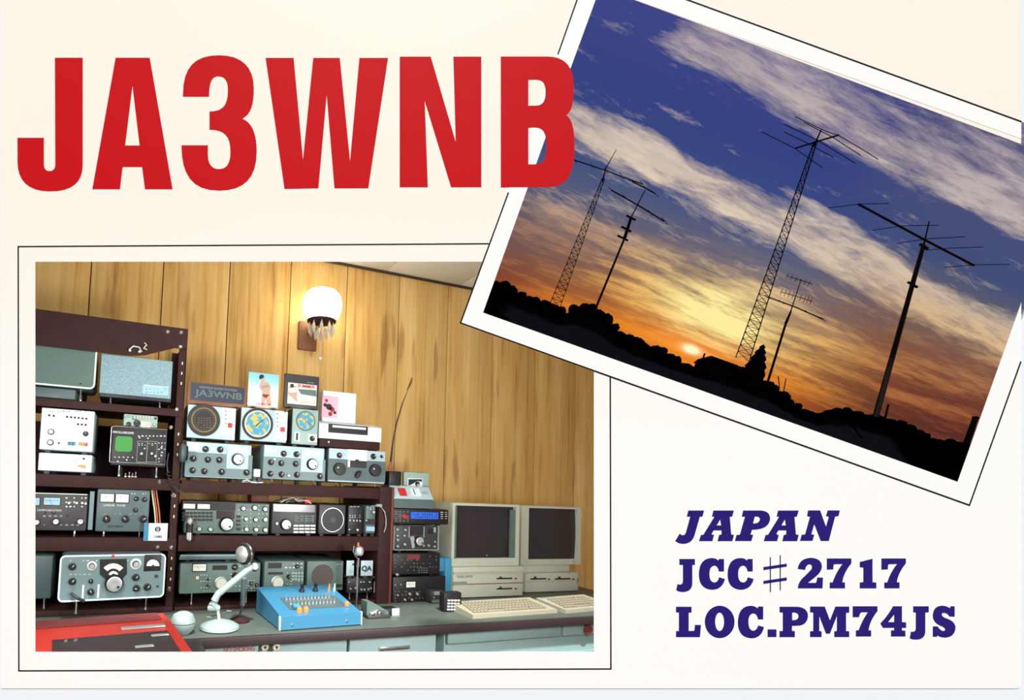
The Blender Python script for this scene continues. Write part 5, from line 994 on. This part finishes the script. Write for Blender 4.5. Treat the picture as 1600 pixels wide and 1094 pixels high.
# ------------------------------------------------------------------ desk foreground: blue keyer box, microphones, bowl, typewriter
fl, frr = onZ(438, 987, DZ), onZ(563.5, 977.5, DZ); ux = frr - fl; Wd = ux.length; yaw = math.atan2(ux.y, ux.x)
kx = thing('keyer_box', 'bright blue sloping keyer box with two rows of small keys', 'keyer', (fl.x, fl.y, DZ), yaw=yaw)
Dp = .27; h0, h1 = .046, .092
MB().prism([[(0, .004), (Dp, .004), (Dp, h1), (0, h0)]], 0, Wd, axis='x').build('case', M['blue'], kx)
for x in (-.004, Wd + .0002): MB().box(x, x + .0038, -.003, .012, .002, h0 + .002, bev=.001).build('edge_trim', M['white'], kx)
for x, y in ((.02, .02), (Wd - .02, .02), (.02, Dp - .02), (Wd - .02, Dp - .02)): MB().lathe([(.008, 0), (.008, .004)], 10, tf=Matrix.Translation((x, y, 0))).build('foot', M['black'], kx)
al = math.atan2(h1 - h0, Dp); tf = Matrix.Translation((0, 0, h0)) @ Matrix.Rotation(al, 4, 'X'); S = lambda: None
MB().box(.05, Wd - .03, .05, .155, .0002, .0015, tf=tf).build('key_plate', M['tealdark'], kx)
tg_ = MB().lathe([(.0042, 0), (.004, .006), (.002, .007), (.0017, .017), (.0026, .02)], 8).mesh('toggle', M['silver'])
for i in range(13):
    for j in range(2):
        k = link('toggle', tg_, kx); k.matrix_local = tf @ Matrix.Translation((.065 + i * (Wd - .13) / 12, .085 + j * .045, .0016))
for i, x in enumerate((.075, .098)): k = MB().lathe([(.0095, 0), (.009, .014), (.006, .018)], 14).build('push_button', M['orange'], kx); k.matrix_local = tf @ Matrix.Translation((x, .028, .0005))
k = MB().lathe([(.008, 0), (.008, .012), (.006, .015)], 14).build('push_button', M['orange'], kx); k.matrix_local = tf @ Matrix.Translation((Wd - .03, .055, .002))
k = MB().box(-.012, .012, -.01, .01, 0, .014, bev=.003).build('rocker', M['skyblue'], kx); k.matrix_local = tf @ Matrix.Translation((.075, .06, .0015))
for x in (.155, .21): k = MB().lathe([(.011, 0), (.01, .006), (.007, .01), (.006, .022), (.008, .026)], 14).build('knob', M['black'], kx); k.matrix_local = tf @ Matrix.Translation((x, .21, .0005))
for x, m_ in ((.262, 'orange'), (.285, 'white')): k = MB().lathe([(.0045, 0), (.004, .012), (.002, .03)], 10).build('lever', M[m_], kx); k.matrix_local = tf @ Matrix.Translation((x, .2, .0005))
for x in (.04, Wd - .055): MB().lathe([(.004, .0), (.003, .003)], 8, axis='y', tf=Matrix.Translation((x, 0, .018))).build('screw', M['chrome'], kx)
# desk microphone
b0 = onZ(343, 983, DZ); dm = thing('desk_microphone', 'pale grey desk microphone with a round base and thick slanted arm', 'microphone', b0)
MB().lathe([(.055, 0), (.064, .004), (.062, .012), (.045, .022), (.02, .029), (.012, .031)], 36).build('base', M['micgrey'], dm)
g_ = lambda x, y, dy=0: onY(x, y, b0.y + dy) - b0
MB().tube([(0, 0, .028), g_(342, 966), g_(340, 950)], .0045, 8).build('stem', M['white'], dm); MB().tube([g_(331, 941), g_(340, 952)], .013, 12, r1=.010).build('joint', M['palegreen'], dm); MB().lathe([(.007, -.02), (.009, -.016), (.009, .016), (.007, .02)], 12, axis='x', tf=Matrix.Translation(g_(334, 950))).build('hinge_bolt', M['silver'], dm)
MB().tube([g_(335, 939, -.005), g_(341, 928, -.005), g_(387, 891, -.005)], .0125, 14, r1=.0105).build('arm', M['micgrey'], dm)
MB().tube([g_(386, 892, -.005), g_(395, 886, -.005), g_(400, 884, -.005)], .009, 12).build('elbow', M['palegreen'], dm); MB().lathe([(.009, -.012), (.012, -.008), (.012, .008), (.009, .012)], 16, axis='y', tf=Matrix.Translation(g_(398, 885, -.005))).build('swivel', M['silver'], dm)
hq = g_(383, 866, .01); tfh = Matrix.Translation(hq) @ Matrix.Rotation(math.radians(-62), 4, 'Z')
MB().lathe([(.022, -.018), (.033, -.012), (.036, 0), (.034, .010), (.029, .013)], 28, axis='y', tf=tfh).build('head_ring', M['black'], dm); MB().lathe([(.0285, .0125), (.026, .02), (.014, .026), (.0, .028)], 24, axis='y', tf=tfh).build('head_grille', M['silver'], dm)
MB().lathe([(.036, -.003), (.0375, 0), (.036, .003)], 28, axis='y', tf=tfh).build('rim', M['chrome'], dm); MB().tube([hq + Vector((0, 0, -.035)), hq + Vector((.002, 0, -.05)), g_(392, 888, 0)], .004, 8).build('neck', M['chrome'], dm)
for x_, y_ in ((326, 963), (357, 954)):
    MB().tube([g_(x_ - 3, y_, .01), g_(x_ + 4, y_ + .5, .01)], .003, 8).build('thumb_screw', M['chrome'], dm); 
MB().tube([g_(327, 963, .01), g_(343, 961, .004), g_(358, 955, .01)], .0022, 6).build('cross_rod', M['darkgrey'], dm)
# second stand behind it, dark
b1_ = onZ(377, 985, DZ) + Vector((.016, .11, 0)); s2 = thing('microphone_stand', 'dark slim stand behind the pale desk microphone', 'stand', b1_); g_ = lambda x, y, dy=0: onY(x, y, b1_.y + dy) - b1_
MB().lathe([(.035, 0), (.036, .006), (.02, .014), (.01, .018)], 24).build('base', M['brown'], s2); MB().tube([(0, 0, .016), g_(379, 945)], .004, 8).build('pole', M['darkgrey'], s2); MB().tube([g_(379, 945), g_(381, 905)], .0095, 12, r1=.0075).build('grip', M['tealdark'], s2); MB().lathe([(.006, 0), (.008, .004), (.006, .01)], 12, tf=Matrix.Translation(g_(379, 947))).build('collar', M['chrome'], s2); MB().lathe([(.009, .0), (.011, .004), (.009, .008), (.004, .012)], 12, tf=Matrix.Translation(g_(381, 905))).build('cap', M['silver'], s2)
# chrome microphone on a slim pole
b3 = onZ(557, 958, DZ) ; b3 = Vector((b3.x, min(b3.y, YF - .03), DZ)); m3 = thing('pole_microphone', 'chrome microphone on a slim chrome pole in front of the two white tags', 'microphone', b3); g_ = lambda x, y, dy=0: onY(x, y, b3.y + dy) - b3
MB().lathe([(.03, 0), (.03, .006), (.012, .012), (.006, .016)], 20).build('base', M['darkgrey'], m3); MB().tube([(0, 0, .014), g_(557, 940), g_(559, 884)], .0042, 8).build('pole', M['chrome'], m3); MB().tube([g_(559, 886), g_(560, 872)], .007, 10, r1=.005).build('neck', M['chrome'], m3)
MB().lathe([(.007, -.0), (.016, .006), (.018, .018), (.015, .032), (.006, .038)], 20, tf=Matrix.Translation(g_(561, 869))).build('head', M['silver'], m3); MB().tube([g_(553, 853), g_(552, 862), g_(556, 870), g_(560, 874)], .0028, 6).build('yoke', M['chrome'], m3); MB().lathe([(.006, .038), (.004, .052)], 10, tf=Matrix.Translation(g_(559, 869))).build('tip', M['copper'], m3)
# lidded bowl
b4 = onZ(287, 997, DZ); b4 = Vector((b4.x, b4.y + .045, DZ)); bo = thing('lidded_bowl', 'pale grey lidded round jar at the corner of the red case', 'jar', b4)
MB().lathe([(.02, 0), (.03, .01), (.038, .03), (.038, .034)], 28).build('bowl', M['micgrey'], bo); MB().lathe([(.0365, .034), (.0365, .0365)], 28).build('seam_ring', M['print_k'], bo); MB().lathe([(.038, .0365), (.038, .042), (.03, .06), (.016, .068), (.0, .07)], 28).build('lid', M['micgrey'], bo)
# red electric typewriter on a side stand
ZR_ = .85; yw = .125; og = onZ(262, 968, ZR_)
tw = thing('red_typewriter', 'red cased typewriter with a dark sunken cover before the rounded receiver', 'typewriter', (og.x, og.y, .7805), yaw=yw); H = ZR_ - .7805
MB().prism([[(.095, 0), (-.37, 0), (-.37, H - .012), (-.02, H), (.095, H - .004)][::-1]], -.372, .004, axis='x').build('case', M['redcase'], tw)
MB().prism([[(.004, H + .0002), (.004, H + .003), (.085, H + .0012), (.085, H - .0025)]], -.368, -.016, axis='x').build('rear_cover', M['redcase2'], tw)
tfw = Matrix.Translation((0, -.02, H)) @ Matrix.Rotation(.012 / .35, 4, 'X')
MB().box(-.30, -.024, -.32, -.094, .0004, .004, bev=.001, tf=tfw).build('sunken_cover', M['deskedge'], tw)
MB().box(-.135, -.02, -.055, -.035, .0004, .005, bev=.0015, tf=tfw).build('badge', M['silver'], tw)
for xx, yy in ((-.05, -.135), (-.10, -.21)): MB().box(xx - .022, xx + .022, yy - .007, yy + .007, .0042, .008, bev=.002, tf=tfw).build('slide', M['silver'], tw)
for k in range(2): MB().lathe([(.006, 0), (.005, .005)], 10, tf=tfw @ Matrix.Translation((-.27 + .022 * k, -.115, .0042))).build('screw', M['chrome'], tw)
stn = thing('side_stand', 'small dark stand carrying the red typewriter', 'stand', (og.x - .16, -1.05, 0)); hw, hd = .26, .225
MB().box(-hw, hw, -hd, hd, .75, .7795, bev=.003).build('top', M['deskedge'], stn)
for sx in (-1, 1):
    for sy in (-1, 1): MB().box(sx * (hw - .02) - .015, sx * (hw - .02) + .015, sy * (hd - .04) - .015, sy * (hd - .04) + .015, 0, .7495).build('leg', M['darkgrey'], stn)

# ------------------------------------------------------------------ wall sconce
q = onY(480, 525, 0); sc_ = thing('wall_sconce', 'glowing white globe sconce with hanging crystal drops on the panelled wall', 'wall lamp', (q.x, -.001, q.z)); o = Vector(sc_.location)
a_, b_ = onY(466, 545, -.02) - o, onY(496, 505, -.02) - o
MB().box(a_.x, b_.x, -.022, 0, a_.z, b_.z, bev=.003).build('backplate', M['woodframe'], sc_)
YG = -.11; ctr = onY(503.5, 477, YG) - o; k = (onY(503.5, 476, YG) - onY(503.5, 477, YG)).z; rx = 30.5 * k; rz = 25 * k
GL = bpy.data.materials.new('lit_opal_glass'); GL.use_nodes = True; bb = GL.node_tree.nodes['Principled BSDF']; bb.inputs['Base Color'].default_value = (.9, .88, .82, 1); bb.inputs['Emission Color'].default_value = (1, .90, .68, 1); bb.inputs['Emission Strength'].default_value = 7.0; bb.inputs['Roughness'].default_value = .2
prof = [(.45, -1.0), (.72, -.9), (.9, -.62), (1.0, -.15), (.99, .2), (.9, .58), (.72, .82), (.5, .93), (.46, .96)]
MB().lathe([(r * rx, h * rz) for r, h in prof], 36, tf=Matrix.Translation(ctr)).build('globe', GL, sc_)
pb = ctr + Vector((0, 0, -rz)); MB().lathe([(.35 * rx, -.016), (.72 * rx, -.006), (.75 * rx, .002)], 28, tf=Matrix.Translation(pb)).build('cup', M['brown'], sc_); MB().tube([pb + Vector((0, 0, -.01)), pb + Vector((-.01, .03, -.03)), Vector(((a_.x + b_.x) / 2, -.02, pb.z - .045))], .006, 10).build('arm', M['woodframe'], sc_)
CR = mat('crystal', (240, 236, 226), .08, spec=.9, trans=.6)
cm = MB().lathe([(.0, -.05), (.006, -.038), (.0072, -.022), (.003, -.006), (.0015, 0)], 6).mesh('crystal_drop', CR)
for i in range(9):
    a = 2 * math.pi * i / 9 + .2; k_ = link('crystal_drop', cm, sc_, loc=pb + Vector((.6 * rx * math.cos(a), .6 * rx * math.sin(a), -.008))); k_.scale = (1.25, 1.25, 1.3)
for i in range(5):
    a = 2 * math.pi * i / 5; k_ = link('crystal_drop', cm, sc_, loc=pb + Vector((.3 * rx * math.cos(a), .3 * rx * math.sin(a), -.03))); k_.scale = (1.1, 1.1, 1.3)
MB().tube([pb + Vector((0, 0, -.01)), pb + Vector((0, 0, -.15))], .0018, 6).build('drop_chain', M['silver'], sc_); bz = onY(500.5, 560, YG) - o; MB().lathe([(0, -.012), (.008, -.009), (.011, 0), (.008, .009), (0, .012)], 14, tf=Matrix.Translation((pb.x, pb.y, bz.z))).build('crystal_ball', CR, sc_)
MB().tube([pb + Vector((0, 0, -.14)), (pb.x, pb.y, bz.z + .011)], .0015, 6).build('drop_link', M['silver'], sc_)
light('sconce_bulb', 'POINT', 3.2, (1, .80, .50), Matrix.Translation(o + ctr + Vector((0, .0, 0))), shadow_soft_size=.05)
